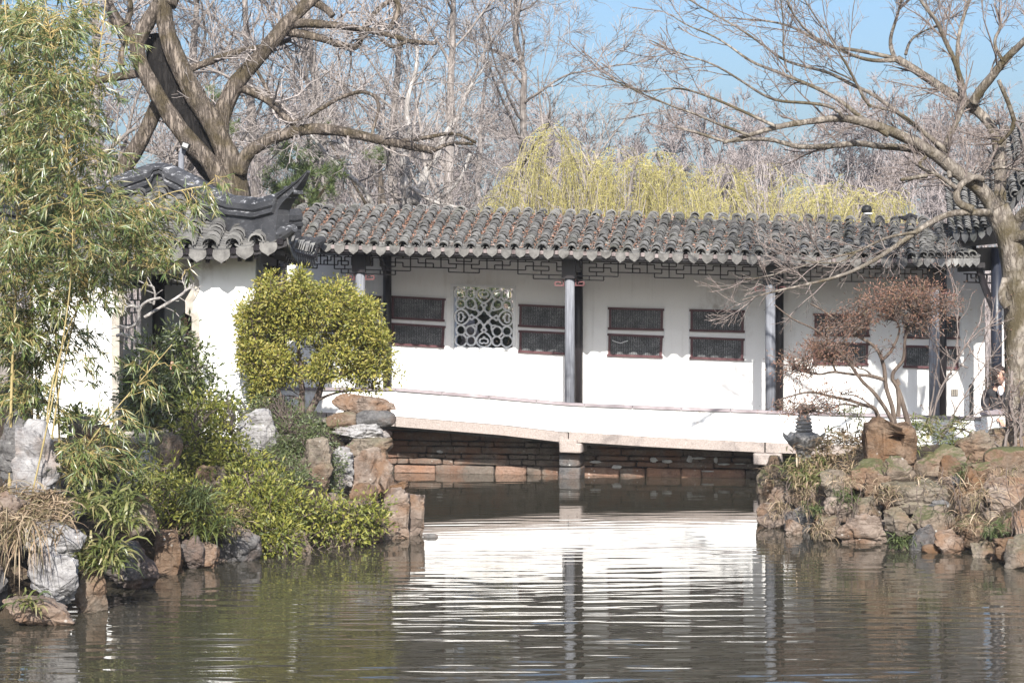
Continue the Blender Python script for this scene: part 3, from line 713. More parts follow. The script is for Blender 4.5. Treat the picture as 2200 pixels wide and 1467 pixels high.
sd = np.maximum(seg_dist(P2, LAND), seg_dist(P2, NEAR))
bank = np.where(P2[:, 0] < .5, np.interp(P2[:, 1], [19, 24.5], [.50, .74]), .56); bank = np.where(P2[:, 1] > 29.5, .72, bank)
t_ = np.clip((sd+.12)/np.where(P2[:, 0] < .5, 1.35, 1.5), 0, 1); t_ = t_*t_*(3-2*t_)
P3 = np.stack([P2[:, 0], P2[:, 1], 0*P2[:, 0]], 1)
gz = -.55+(.55+bank)*t_+np.where(sd > 0, (fbm(P3*1.1, 5, 4)-.5)*.22, 0)
gz = gz+np.where(P2[:, 1] > 45, np.minimum((P2[:, 1]-45)*.004, 2), 0)
nx = len(gx); ny = len(gy); mb = MB()
mb.add(np.stack([P2[:, 0], P2[:, 1], gz], 1), [(j*nx+i, j*nx+i+1, (j+1)*nx+i+1, (j+1)*nx+i) for j in range(ny-1) for i in range(nx-1)])
def mat_ground():
    t = NT('bank_soil'); v = t.world(); n = t.noise(v, 3, 8, .65); n2 = t.noise(v, 26, 5, .7)
    c = t.ramp(n, [(.3, (.022, .017, .012)), (.55, (.055, .042, .03)), (.75, (.105, .082, .058))])
    c = t.mix(t.ramp(n2, [(.5, 0.), (.7, .6)]), c, (.09, .065, .044))
    return t.principled(c, .95, t.bump(n2, .7, .03), .1)
mb.build('ground', mat_ground(), None, smooth=True, kind='structure', origin=(0, 0, 0))
def ground_z(x, y):
    i = np.clip(np.searchsorted(gx, x)-1, 0, nx-2); j = np.clip(np.searchsorted(gy, y)-1, 0, ny-2); Z = gz.reshape(ny, nx)
    fx = (x-gx[i])/(gx[i+1]-gx[i]); fy = (y-gy[j])/(gy[j+1]-gy[j])
    return (Z[j, i]*(1-fx)+Z[j, i+1]*fx)*(1-fy)+(Z[j+1, i]*(1-fx)+Z[j+1, i+1]*fx)*fy

wx = np.concatenate([np.linspace(-40, -8, 12)[:-1], np.arange(-8, 8.01, .11), np.linspace(8, 40, 12)[1:]])
wy = np.concatenate([np.linspace(-2, 10, 12)[:-1], np.arange(10, 18, .022), np.arange(18, 30.6, .045)])
XX, YY = np.meshgrid(wx, wy); Z = np.zeros_like(XX); rw_ = np.random.default_rng(3)
P3 = np.stack([XX.ravel()*.22, YY.ravel()*.5, 0*XX.ravel()], 1)
env = [fbm(P3+k*31.7, 100+k, 3).reshape(XX.shape) for k in range(4)]
warp = (fbm(np.stack([XX.ravel()*.55, YY.ravel()*.9, 0*XX.ravel()], 1), 222, 3).reshape(XX.shape)-.5)
for k in range(54):
    lam = .095*(4.4**rw_.uniform(0, 1)); ang = rw_.normal(0, .16)+(.0 if k % 5 else rw_.normal(0, .5)); kx, ky = math.sin(ang)*2*math.pi/lam, math.cos(ang)*2*math.pi/lam
    a = .0145*lam/(2*math.pi)*rw_.uniform(.5, 1.3)/math.sqrt(54/9)
    Z += a*np.clip(.25+2.2*(env[k % 4]-.32), 0.1, 2)*np.sin(kx*XX+ky*(YY+.35*warp)+rw_.uniform(0, 6.28))
att = np.interp(YY, [9, 13, 16, 19, 22, 26, 29], [1.7, 1.5, 1.15, .75, .5, .36, .25]); Z *= att*WAVE
nx2, ny2 = len(wx), len(wy); mb = MB()
idx = np.arange(nx2*ny2).reshape(ny2, nx2)
mb.add(np.stack([XX.ravel(), YY.ravel(), Z.ravel()], 1), np.stack([idx[:-1, :-1], idx[:-1, 1:], idx[1:, 1:], idx[1:, :-1]], -1).reshape(-1, 4))
def mat_water():
    t = NT('pond_water'); 
    n = t.noise(t.world((.8, 4, 1)), 5, 3, .5)
    return t.principled((.042, .038, .028), .02, t.bump(n, .05, .004), .5, IOR=1.33)
mb.build('pond_water', mat_water(), None, smooth=True, kind='structure', origin=(0, 0, 0))
# ================================================================ square pavilion on the left
XC, YC, EH, WH = -4.70, 27.40, 1.90, 1.38
ZE = 2.4-(536-667)/F*(YC-EH); RISE = .98
pav = thing('garden_pavilion', (XC, YC, .7), 'square white pavilion with vase shaped doorway and black upturned roof ridges behind the bamboo', 'pavilion')
def rot(k, dx, dy):
    for _ in range(k): dx, dy = -dy, dx
    return dx, dy
def slope_pt(k, a, s, dz=0):
    """slope k (0 faces the pond): a along the eave, s inward from the eave"""
    t = np.clip(s/EH, -.1, 1); corner = max(0, abs(a)-(EH-.9))/.9
    z = ZE+RISE*(.52*t+.48*t*t)+.16*corner**2*max(0, 1-s/.9)+dz
    dx, dy = rot(k, a, -(EH-s)); return np.array([XC+dx, YC+dy, z])
rng = np.random.default_rng(21)
mc, mp, md, me_, sur = MB(), MB(), MB(), MB(), MB()
pitch = .292
for k in range(4):
    sx, sy = rot(k, 1, 0); side = np.array([sx, sy, 0.]); ox, oy = rot(k, 0, -1); out = np.array([ox, oy, 0.])
    for j in range(-7, 8):
        a = j*pitch+.06
        if abs(a) < EH-.08:
            L = EH-abs(a)-.02; n = max(4, int(L*8))
            path = np.array([slope_pt(k, a, s, .03) for s in np.linspace(0, L, n)]); tile_cover(mc, path, side, .10, .085, rng, .03)
            me_.lathe([(0, -.07), (.05, -.06), (.055, .0), (0, .03)], slope_pt(k, a, .01, -.01), 8)
        b = a+pitch/2
        if abs(b) < EH-.05:
            L = max(EH-abs(b)-.02, .12); n = max(4, int(L*8))
            tile_pan(mp, np.array([slope_pt(k, b, s, -.012) for s in np.linspace(0, L, n)]), side, .12, .10, rng, .045)
            drip(md, slope_pt(k, b, -.015, -.004), side, out, .225, .155, rng)
    n = 13; G = []
    for a in np.linspace(-1, 1, n):
        for s in np.linspace(0, 1, 9): G.append(slope_pt(k, a*(EH-s*(EH-.01)), s*(EH-.01), -.05))
    G = np.array(G); q = [(i*9+j, (i+1)*9+j, (i+1)*9+j+1, i*9+j+1) for i in range(n-1) for j in range(8)]
    sur.add(G, q); sur.add(G-np.array([0, 0, .07]), [f[::-1] for f in q])
    e = [i*9 for i in range(n)]; sur.add(np.vstack([G[e], G[e]-np.array([0, 0, .07])]), [(i, i+1, n+i+1, n+i) for i in range(n-1)])
    for a in np.arange(-1.7, 1.71, .2):
        L = EH-abs(a); sur.bar(slope_pt(k, a, .05, -.15), slope_pt(k, a, max(.2, L-.02), -.15), .05, .06, ZV)
proof = sur.build('roof', M['dark_wood'], pav)
mc.build('cover_tiles', M['tile'], proof); mp.build('pan_tiles', M['tile'], proof); md.build('drip_tiles', M['drip'], proof); me_.build('tile_ends', M['dark_wood'], proof)
# hip ridges with upturned ends
tpx = [(345, 349), (365, 353), (400, 370), (450, 400), (500, 419), (560, 425), (605, 413), (637, 393), (652, 380), (663, 366)]
ts = []
for px, py in tpx:
    k = (px-CX)/F; s = (k*YC-XC)/(1+k); ts.append((s, 2.4-(py-PY)/F*(YC-s)))
ts = np.array(ts); SM = ts[-1, 0]
for hk in range(4):
    mb = MB(); st = np.linspace(0.0, SM if hk in (0, 3) else EH-.25, 46); rings = []
    dx, dy = rot(hk, 1, -1); d = np.array([dx, dy, 0.]); perp = np.cross(d, ZV)/math.sqrt(2)
    for s in st:
        zt = np.interp(s, ts[:, 0], ts[:, 1]); zt += 0
        zb = slope_pt(0, 0, s if s < EH else EH, 0)[2]
        surf = ZE+RISE*(.52*(1-s/EH)+.48*(1-s/EH)**2)-.02 if s < EH-.07 else None
        if surf is None:
            f = (s-(EH-.07))/(SM-(EH-.07)); surf = np.interp(f, [0, .10, .3, .55, .8, 1], [zt-.30, zt-.21, zt-.165, zt-.12, zt-.08, zt-.03])
            wsc = np.interp(f, [0, .6, 1], [1, .62, .25])
        else: wsc = 1
        if s < .35: zt = zt
        hgt = zt-surf; P = []
        prof = [(.10, 0), (.10, .52), (.135, .56), (.135, .64), (.10, .67), (.125, .74), (.125, .84), (.07, .97), (0, 1)]
        if hgt > .34: prof = [(.10, 0), (.10, 1-.27/hgt), (.14, 1-.25/hgt), (.14, 1-.205/hgt), (.105, 1-.19/hgt), (.13, 1-.16/hgt), (.13, 1-.09/hgt), (.08, 1-.015/hgt), (0, 1)]
        full = prof+[(-x, y) for x, y in prof[-2::-1]]
        c = np.array([XC, YC, 0])+d*s
        rings.append([c+perp*x*wsc+ZV*(surf+y*hgt) for x, y in full])
    m = len(rings[0]); V = np.array(rings).reshape(-1, 3); q = []
    for i in range(len(st)-1):
        for j in range(m): q.append((i*m+j, i*m+(j+1) % m, (i+1)*m+(j+1) % m, (i+1)*m+j))
    mb.add(V, q, ngons=[list(range(m))[::-1], [(len(st)-1)*m+j for j in range(m)]])
    for f_, w_ in () if hk in (1, 2) else ((2.04, .075), (1.95, .09)):          # small stepped collars of the upturned tip
        zt = np.interp(f_, ts[:, 0], ts[:, 1]); mb.box(np.array([XC, YC, zt-.075])+d*f_, (.022, w_*1.9, .16), (d/math.sqrt(2)*.93+ZV*.37, perp, ZV*.93-d/math.sqrt(2)*.37))
    # low ridge that runs out along the eave corner below the tip
    low = [np.array([XC, YC, 0])+d*s+ZV*(slope_pt(0, EH-s if False else EH, 0)[2]+RISE*(.52*max(0, 1-s/EH)+.48*max(0, 1-s/EH)**2)-.10+z) for s, z in ((1.3, .0), (1.6, .05), (1.86, .12), (2.0, .20))]
    mb.tube(low, [.10, .105, .10, .05], 10)
    mb.build('hip_ridge', M['ridge_worn'] if hk in (0, 3) else M['ridge'], proof, smooth=False)
# front wall with the vase doorway
def dpx(zx, zy): return (200+zx/3.86, 560+zy/3.86)
half = [(0, 78), (140, 78), (230, 78), (270, 100), (300, 128), (326, 180), (330, 240), (305, 290), (278, 330), (278, 425), (322, 440), (332, 480), (332, 900), (332, 1440)]
door = [dpx(520+x, y) for x, y in half]+[dpx(520-x, y) for x, y in half[:0:-1]]
YW = YC-WH
def inset(sc, dz): return [(x, y) for x, y in door]
dw = [W(x, y, YW)[[0, 2]] for x, y in door]; dw = [(p[0], max(p[1], .80)) for p in dw]
cdoor = np.array([np.mean([p[0] for p in dw]), 2.0])
outer = [(XC-WH, .5), (XC+WH+.06, .5), (XC+WH+.06, 3.22), (XC-WH, 3.22)]
tris = tessellate_polygon([[Vector((p[0], p[1], 0)) for p in r] for r in (outer, dw[::-1])])
pts = outer+dw[::-1]; n = len(pts); mb = MB()
V = [(p[0], YW, p[1]) for p in pts]+[(p[0], YW+.22, p[1]) for p in pts]; q = []; o = 0
for r in (outer, dw):
    k = len(r)
    for i in range(k): q.append((o+i, o+(i+1) % k, n+o+(i+1) % k, n+o+i))
    o += k
t = [tuple(x) for x in tris]; mb.add(V, q, t+[tuple(i+n for i in x[::-1]) for x in t]); mb.build('front_wall', M['plaster'], pav)
fr = MB(); m = len(dw); D = np.array(dw)
T = np.roll(D, -1, 0)-np.roll(D, 1, 0); T /= np.linalg.norm(T, axis=1, keepdims=True); Nrm = np.stack([-T[:, 1], T[:, 0]], 1)
if np.mean(np.sum(Nrm*(D-cdoor), axis=1)) < 0: Nrm = -Nrm
def rg(off, y): return np.stack([D[:, 0]+Nrm[:, 0]*off, np.full(m, y), D[:, 1]+Nrm[:, 1]*off], 1)
R4 = [rg(-.05, YW-.02), rg(.0, YW-.035), rg(.05, YW-.02), rg(.05, YW+.005), rg(-.05, YW+.24)]
V = np.vstack(R4); q = []
for a in range(5):
    b = (a+1) % 5
    for i in range(m): q.append((a*m+i, a*m+(i+1) % m, b*m+(i+1) % m, b*m+i))
fr.add(V, q); fr.build('doorway_frame', M['door_stone'], pav)
# other walls, floor, columns, interior
mb = MB(); mb.box((XC-WH+.1, YC+.12, 1.85), (.2, 2*WH-.26, 2.7)); mb.build('side_wall', M['plaster'], pav)
bw = MB(); yb = YC+WH
def bp(px, py): return W(px, py, yb)
xs = [XC-WH, bp(252, 0)[0], bp(303, 0)[0], XC+WH]; zs = [.5, bp(0, 752)[2], bp(0, 618)[2], 3.2]
for i in range(3):
    for j in range(3):
        if i == 1 and j == 1: continue
        bw.box(((xs[i]+xs[i+1])/2, yb+.1, (zs[j]+zs[j+1])/2), (xs[i+1]-xs[i], .2, zs[j+1]-zs[j]))
bw.build('back_wall', M['plaster'], pav)
lw = MB(); wx_, wz_ = xs[2]-xs[1], zs[2]-zs[1]
for i in range(6):
    z = zs[1]+wz_*i/5; lw.box((xs[1]+wx_/2, yb+.05, z), (wx_, .05, .022))
    for j in range(4): lw.box((xs[1]+wx_*(j+.5*(i % 2))/4+.03, yb+.052, z+wz_/10), (.022, .048, wz_/5))
lw.build('lattice_window', M['lattice_grey'], pav)
mb = MB(); mb.box((bp(350, 0)[0]+.1, yb-.06, 1.2), (1.3, .08, 1.05)); mb.build('dark_dado', M['dark_wood'], pav)
mb = MB(); mb.box((XC, YC, .69), (2*WH+.5, 2*WH+.5, .2)); mb.build('floor', M['floor_brick'], pav)
for x, y, r in ((XC+WH-.02, YC-WH+.31, .085), (XC+WH-.02, YC+WH-.1, .075), (XC-WH+.28, YC+WH-.1, .075), (bp(361, 0)[0], YC+.6, .085)):
    mb = MB(); mb.tube([(x, y, .78), (x, y, 3.3)], r, 14); mb.build('column', M['dark_wood'], pav, smooth=True)
mb = MB()
for k in range(4):
    sx, sy = rot(k, 1, 0); ox, oy = rot(k, 0, -1)
    if k == 0: continue
    mb.box((XC+ox*(WH-.02), YC+oy*(WH-.02), 3.13), (.1 if k % 2 else 2*WH, .1 if k % 2 == 0 else 2*WH, .22))
mb.build('eave_beam', M['dark_wood'], pav)
mb = MB(); ux, uy = XC+WH-.02, YC-WH+.14
mb.box((ux+.06, uy+.02, 3.02), (.13, .16, .30)); mb.box((ux+.12, uy, 2.9), (.07, .1, .18)); mb.build('column_head_block', M['grey_wood'], pav)
fb = MB(); y0 = YC+.55; z0 = W(0, 612, y0)[2]; x0, x1 = W(250, 0, y0)[0], W(420, 0, y0)[0]
for i in range(14):
    x = x0+(x1-x0)*i/13; fb.box((x, y0, z0+.10), (.018, .02, .22))
for j in range(4): fb.box(((x0+x1)/2, y0+.001, z0+.22-.07*j), (x1-x0, .02, .018))
fb.build('hanging_fretwork', M['fret'], pav)
mb = MB(); 
for i, (a, b) in enumerate(((236, 318), (320, 372))):
    p, q_ = W(a, 934, 25.1), W(b, 934, 25.1); mb.box(((p[0]+q_[0])/2, 25.5, .62+.02*i), (q_[0]-p[0]-.01, .95, .16))
mb.box((W(300, 0, 25)[0], 25.0, .45), (.9, .5, .15)); mb.build('door_step', M['stone_grey'], pav)

# ================================================================ hall on the right: upturned eave corner, column, seat wall
hall = thing('garden_hall', W(2190, 930, 28.3), 'dark hall at the right edge with upturned tiled eave above the mossy trunk', 'hall')
ec = [(2046, 497, 28.2), (2075, 500, 27.9), (2105, 497, 27.6), (2133, 480, 27.3), (2160, 450, 27.0), (2185, 420, 26.8), (2215, 380, 26.6), (2255, 320, 26.4)]
EC = resample(np.array([W(*p) for p in ec]), .02); rng = np.random.default_rng(5)
up = np.array([.25, 1.5, .80]); mc, mp, md, sf = MB(), MB(), MB(), MB()
step = .20; dist = np.concatenate([[0], np.cumsum(np.linalg.norm(np.diff(EC, axis=0), axis=1))]); nn = int(dist[-1]/step)
for i in range(nn):
    a = np.array([np.interp(i*step, dist, EC[:, k]) for k in range(3)]); b = np.array([np.interp((i+.5)*step, dist, EC[:, k]) for k in range(3)])
    a2 = np.array([np.interp((i+.1)*step, dist, EC[:, k]) for k in range(3)]); sd_ = a2-a; sd_ /= np.linalg.norm(sd_)
    pa = np.array([a+up*t+np.array([0, 0, .1*t*t+.02]) for t in np.linspace(0, 1, 12)]); tile_cover(mc, pa, sd_, .066, .062, rng)
    pb_ = np.array([b+up*t+np.array([0, 0, .1*t*t-.012]) for t in np.linspace(0, 1, 12)]); tile_pan(mp, pb_, sd_, .085, .085, rng)
    out = np.array([-.15, -.98, 0]); drip(md, b, sd_, out, .165, .14, rng)
n = len(EC[::6]); E6 = EC[::6]
G = np.vstack([E6-ZV*.05, E6+up-ZV*.0+ZV*.04]); sf.add(G, [(i, i+1, n+i+1, n+i) for i in range(n-1)])
G2_ = np.vstack([E6-ZV*.12, E6+np.array([.15, 1.0, .10])]); sf.add(G2_, [(i+1, i, n+i, n+i+1) for i in range(n-1)])
sf.add(np.vstack([E6-ZV*.05, E6-ZV*.12]), [(i, i+1, n+i+1, n+i) for i in range(n-1)])
hr = sf.build('roof', M['dark_wood'], hall); mc.build('cover_tiles', M['tile'], hr); mp.build('pan_tiles', M['tile'], hr); md.build('drip_tiles', M['tile'], hr)
mb = MB(); p0, p1 = W(2056, 560, 28.3), W(2290, 548, 28.1); mb.bar(p0, p1, .32, .14, (0, 1, 0)); mb.bar(p0+ZV*.33, p1+ZV*.40, .30, .5, (0, 1, 0)); mb.build('eave_beam', M['dark_wood'], hall)
for px, Y, r in ((2141, 28.0, .075), (2290, 27.6, .09)):
    mb = MB(); x = W(px, 0, Y)[0]; mb.tube([(x, Y, .7), (x, Y, 3.25)], r, 14); mb.build('column', M['blue_black'], hall, smooth=True)
mb = MB(); mb.tube([W(2100, 566, 28.15), W(2113, 610, 28.1), W(2136, 668, 28.02)], [.05, .05, .045], 6); mb.build('brace', M['dark_wood'], hall)
mb = MB()
for a, b in (((2070, 588), (2132, 590)), ((2070, 606), (2132, 608)), ((2078, 588), (2078, 606)), ((2086, 597), (2100, 598)), ((2097, 588), (2097, 606)), ((2110, 588), (2110, 607)), ((2086, 588), (2086, 597)), ((2120, 590), (2120, 608))):
    mb.bar(W(*a, 28.18), W(*b, 28.18), .02, .022+.001*(a[0] % 3), (0, 1, 0))
mb.build('hanging_fretwork', M['fret'], hall)
a, b = W(2112, 886, 26.9), W(2330, 876, 26.5); mb = MB(); d = (b-a)/np.linalg.norm(b-a)
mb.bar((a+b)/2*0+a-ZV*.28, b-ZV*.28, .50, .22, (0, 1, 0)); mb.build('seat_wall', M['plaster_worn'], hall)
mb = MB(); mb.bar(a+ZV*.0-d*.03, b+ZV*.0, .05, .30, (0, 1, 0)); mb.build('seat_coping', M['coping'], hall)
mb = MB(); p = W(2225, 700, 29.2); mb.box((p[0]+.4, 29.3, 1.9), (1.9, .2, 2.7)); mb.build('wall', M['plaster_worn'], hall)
# lattice vent in the corridor wall, black post by the hall
vb = MB(); c = PW(2051, 843, WB-.006); vb.box(c, (.095, .02, .095), (TV, NV, ZV)); v_ = vb.build('vent', M['dark_wood'], corridor)
vb = MB()
for i in (-1, 0, 1):
    vb.box(c+TV*i*.03-NV*.012, (.010, .012, .1), (TV, NV, ZV)); vb.box(c+ZV*i*.03-NV*.0125, (.1, .012, .010), (TV, NV, ZV))
vb.build('vent_bars', M['door_stone'], v_)
po = MB(); x, y, z = W(2087, 900, 28.2); po.tube([(x, y, .72), (x, y, W(0, 832, y)[2])], .028, 10); po.lathe([(.0, -.02), (.036, -.015), (.036, .02), (.015, .05), (0, .055)], (x, y, W(0, 832, y)[2]), 10)
po.build('black_post', M['metal'], label='slim black metal post beside the shaded wall near the hall', cat='post')
# garden wall seen through the lattice windows, with a tiled top
gw = thing('garden_wall', PU(-.5, 7.6, .7), 'low tiled garden wall glimpsed through the corridor lattice window', 'wall')
mb = MB(); mb.box(PU(-1.2, 7.7, 1.3), (5.21, .2, 1.4), (TV, NV, ZV)); mb.build('wall_face', M['rk_wall'], gw)
mc = MB(); rng = np.random.default_rng(8)
for u in np.arange(-3.6, 1.3, .17):
    tile_cover(mc, np.array([PU(u, 7.35+.35*t, 1.98+.22*t) for t in np.linspace(0, 1, 5)]), TV, .07, .06, rng)
mc.build('tile_cap', M['tile'], gw)
# ================================================================ rockery stones: outline in the photo, distance, stone, label
GL = 'rockery stones of the left bank'; GR = 'rockery stones of the right bank'
RK = [
 # left bank
 (30, 905, 132, 1105, 17.6, 'rk_lime', 'tall pale grey limestone standing behind the bamboo stems', 'taihu', GL),
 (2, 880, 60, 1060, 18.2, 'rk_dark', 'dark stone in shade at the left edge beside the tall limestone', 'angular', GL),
 (148, 895, 252, 1030, 19.6, 'rk_grey', 'dark grey arched stone with a hollow left of the door step', 'taihu', GL),
 (252, 965, 345, 1050, 20.4, 'rk_lime', 'low bluish limestone in front of the flat door step', 'angular', GL),
 (325, 930, 392, 1030, 20.8, 'rk_grey', 'shaded leaning stone between door step and climbing shrub', 'angular', GL),
 (505, 880, 596, 988, 23.4, 'rk_lime', 'upright pale limestone block beside the bent hoop fence', 'block', GL),
 (55, 1118, 182, 1195, 16.2, 'rk_lime', 'flat overhanging pale limestone below the fallen bamboo straw', 'strata', GL),
 (62, 1185, 170, 1300, 15.9, 'rk_lime', 'rounded pale limestone in the dark recess at lower left', 'angular', GL),
 (12, 1282, 160, 1358, 15.6, 'rk_pink', 'orange pink sandstone slab lowest at the left waterline', 'strata', GL),
 (160, 1195, 232, 1332, 16.3, 'rk_grey', 'grey stone behind the hanging bamboo leaves at the waterline', 'angular', GL),
 (-40, 1060, 60, 1190, 16.6, 'rk_pink', 'sandstone under dry straw at the left frame edge', 'strata', GL),
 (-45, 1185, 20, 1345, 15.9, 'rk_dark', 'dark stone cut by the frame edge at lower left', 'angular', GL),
 (332, 1140, 390, 1245, 18.6, 'rk_brown', 'rust brown square stone standing in the water under the shrubs', 'block', GL),
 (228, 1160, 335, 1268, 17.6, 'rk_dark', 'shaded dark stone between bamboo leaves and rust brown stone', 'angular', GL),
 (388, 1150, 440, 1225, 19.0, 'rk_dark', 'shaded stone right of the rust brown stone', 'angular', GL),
 (416, 1165, 470, 1224, 19.1, 'rk_pink', 'small pale knobbly stone at the waterline below trailing roots', 'taihu', GL),
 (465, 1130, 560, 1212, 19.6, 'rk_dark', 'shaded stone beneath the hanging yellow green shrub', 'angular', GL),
 (555, 1140, 665, 1208, 20.1, 'rk_grey', 'shaded grey stone beneath the right end of the hanging shrub', 'angular', GL),
 (632, 940, 716, 1085, 23.0, 'rk_grey', 'rough grey pink stone half covered by the green shrub', 'angular', GL),
 (700, 960, 760, 1050, 23.6, 'rk_lime', 'grey stone between shrub and the cracked boulder', 'strata', GL),
 (728, 962, 842, 1062, 23.8, 'rk_pink', 'large cracked grey pink boulder at the bridge end', 'angular', GL),
 (752, 1038, 812, 1086, 23.0, 'rk_brown', 'reddish wedge stone under the cracked boulder', 'angular', GL),
 (812, 1010, 846, 1072, 23.7, 'rk_pink', 'narrow purple grey stone right of the cracked boulder', 'angular', GL),
 (738, 940, 842, 988, 24.6, 'rk_grey', 'flat pale stone on top of the cracked boulder', 'angular', GL),
 (714, 910, 836, 958, 24.7, 'rk_lime', 'flat overhanging stone in the middle of the bridge end stack', 'strata', GL),
 (768, 920, 842, 968, 24.9, 'rk_pink', 'thin tan stone inserted in the bridge end stack', 'strata', GL),
 (702, 884, 768, 922, 24.9, 'rk_grey', 'rounded brown grey stone left on top of the bridge end stack', 'smooth', GL),
 (766, 882, 849, 917, 24.75, 'rk_dark', 'black grey flat stone topmost at the bridge end', 'smooth', GL),
 (716, 846, 848, 894, 25.0, 'rk_pink', 'sunlit pale boulder against the white parapet at the bridge end', 'angular', GL),
 (822, 1050, 880, 1170, 21.6, 'rk_pink', 'tall red brown pillar stone at the tip of the left bank', 'block', GL),
 (866, 1062, 912, 1160, 21.9, 'rk_pink', 'tall pale pillar stone farthest out at the tip of the left bank', 'block', GL),
 (838, 1032, 876, 1072, 22.2, 'rk_brown', 'small brown stone on top of the pillar stones', 'angular', GL),
 (702, 1140, 772, 1182, 20.9, 'rk_pink', 'low sandstone under the trailing twigs near the bank tip', 'angular', GL),
 (765, 1120, 832, 1176, 21.2, 'rk_pink', 'low tan stone beside the red brown pillar stone', 'angular', GL),
 (660, 1060, 745, 1150, 21.8, 'rk_pink', 'sandstone block behind the trailing yellow leaves', 'angular', GL),
 (908, 1146, 940, 1158, 21.7, 'rk_dark', 'flat wet dark stone just above the water off the bank tip', 'smooth', GL),
 (420, 1000, 500, 1090, 20.9, 'rk_grey', 'grey stone behind the climbing shrub stems', 'angular', GL),
 (250, 1060, 340, 1150, 18.2, 'rk_grey', 'shaded stone behind the dwarf bamboo leaves', 'angular', GL),
 (600, 1030, 665, 1110, 22.0, 'rk_pink', 'sandstone above the yellow leaved shrub', 'strata', GL),
 # right bank
 (1628, 1015, 1662, 1092, 24.2, 'rk_moss', 'mossy upright stone at the water corner under the bridge end', 'angular', GR),
 (1632, 1098, 1694, 1144, 22.6, 'rk_pink', 'cream coloured stone at the waterline corner of the right rockery', 'angular', GR),
 (1656, 1050, 1700, 1100, 23.4, 'rk_pink', 'stone with pink grain under the dry grass tufts', 'angular', GR),
 (1690, 1046, 1756, 1092, 22.8, 'rk_moss', 'dark brown stone under the dwarf bamboo slope', 'angular', GR),
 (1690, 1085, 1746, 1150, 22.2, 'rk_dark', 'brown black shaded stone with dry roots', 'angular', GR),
 (1690, 1118, 1722, 1152, 22.0, 'rk_pink', 'small upright pale stone right of the cream stone', 'angular', GR),
 (1766, 1012, 1832, 1064, 22.2, 'rk_grey', 'grey stone with a dark mossy top left below the cleft block', 'angular', GR),
 (1828, 990, 1910, 1050, 22.3, 'rk_moss', 'dark mossy stone wedged under the cleft block', 'angular', GR),
 (1860, 1020, 1912, 1072, 22.0, 'rk_brown', 'striped tan stone below the mossy wedge', 'strata', GR),
 (1900, 985, 1962, 1050, 22.2, 'rk_moss', 'green grey stone right below the cleft block', 'angular', GR),
 (1776, 1070, 1850, 1118, 21.6, 'rk_pink', 'pale purple grey stone in the middle of the right rockery', 'angular', GR),
 (1838, 1070, 1892, 1122, 21.5, 'rk_grey', 'grey angular stone with a shadowed right face in the middle', 'angular', GR),
 (1752, 1112, 1806, 1162, 21.4, 'rk_grey', 'pale grey triangular stone at the waterline', 'angular', GR),
 (1804, 1108, 1902, 1172, 21.1, 'rk_pink', 'broad cracked purple brown stone at the waterline', 'strata', GR),
 (1896, 1036, 2028, 1100, 21.4, 'rk_grey', 'long pale stone with reddish streaks in the right rockery', 'strata', GR),
 (1906, 1096, 1962, 1152, 20.9, 'rk_grey', 'pale grey kite shaped stone above a fern tuft', 'angular', GR),
 (1960, 1088, 2052, 1150, 20.9, 'rk_moss', 'stone with a wide green moss patch in the lower middle', 'angular', GR),
 (1958, 1130, 2012, 1188, 20.5, 'rk_dark', 'black shaded stone slanting into the water', 'angular', GR),
 (1984, 1170, 2026, 1192, 20.3, 'rk_brown', 'small low brown stone in the water', 'smooth', GR),
 (2012, 1140, 2068, 1192, 20.2, 'rk_pink', 'tan stone behind the small low brown stone', 'angular', GR),
 (1960, 960, 2062, 1040, 22.6, 'rk_moss', 'wide dark moss covered stone right of the cleft block', 'angular', GR),
 (2020, 985, 2062, 1062, 22.0, 'rk_brown', 'tall narrow brown stone in the upper right rockery', 'angular', GR),
 (2056, 1010, 2118, 1075, 21.6, 'rk_grey', 'lumpy grey brown stone beside the tall narrow stone', 'angular', GR),
 (2060, 930, 2140, 1010, 23.0, 'rk_grey', 'pale grey slanting boulder below the seat wall', 'angular', GR),
 (2120, 965, 2215, 1030, 22.2, 'rk_moss', 'flat capped brown boulder at the right edge', 'smooth', GR),
 (2130, 920, 2215, 985, 23.6, 'rk_grey', 'rough boulder behind the flat capped boulder', 'angular', GR),
 (2124, 1030, 2215, 1110, 20.8, 'rk_pink', 'big pink grey cracked stone at the right edge', 'strata', GR),
 (2066, 1060, 2130, 1118, 21.0, 'rk_moss', 'stone with long dry grass hanging over it', 'angular', GR),
 (2050, 1110, 2110, 1170, 20.4, 'rk_moss', 'stone under the brown dead leaf heap', 'angular', GR),
 (2092, 1165, 2150, 1206, 19.9, 'rk_grey', 'dark grey stone at the waterline left of the orange block', 'angular', GR),
 (2140, 1158, 2225, 1213, 19.5, 'rk_brown', 'orange tan squared block at the lower right waterline', 'block', GR),
 (2142, 1105, 2185, 1150, 20.2, 'rk_moss', 'round stone with bright green moss near the right edge', 'smooth', GR),
 (2180, 1100, 2230, 1165, 20.1, 'rk_pink', 'reddish stone cut by the right frame edge', 'angular', GR),
 (1738, 1040, 1778, 1085, 22.6, 'rk_pink', 'small tan stone among the dry bamboo leaves', 'angular', GR),
 (1640, 985, 1690, 1062, 25.0, 'rk_grey', 'stone with hanging dry grass by the abutment cap', 'angular', GR),
]
for i, (a, b, c, d, Y, m, lab, st, g) in enumerate(RK):
    if g == GR:      # narrow gaps between the fitted stones
        mx, my = (c-a)*.07, (d-b)*.07; a, c, b, d = a-mx, c+mx, b-my, d+my
    big = (c-a)*(d-b)*Y*Y/F/F > .16
    rock(a, b, c, d, Y, m, lab, 300+i*7, st, group=g, level=5 if big else 4)
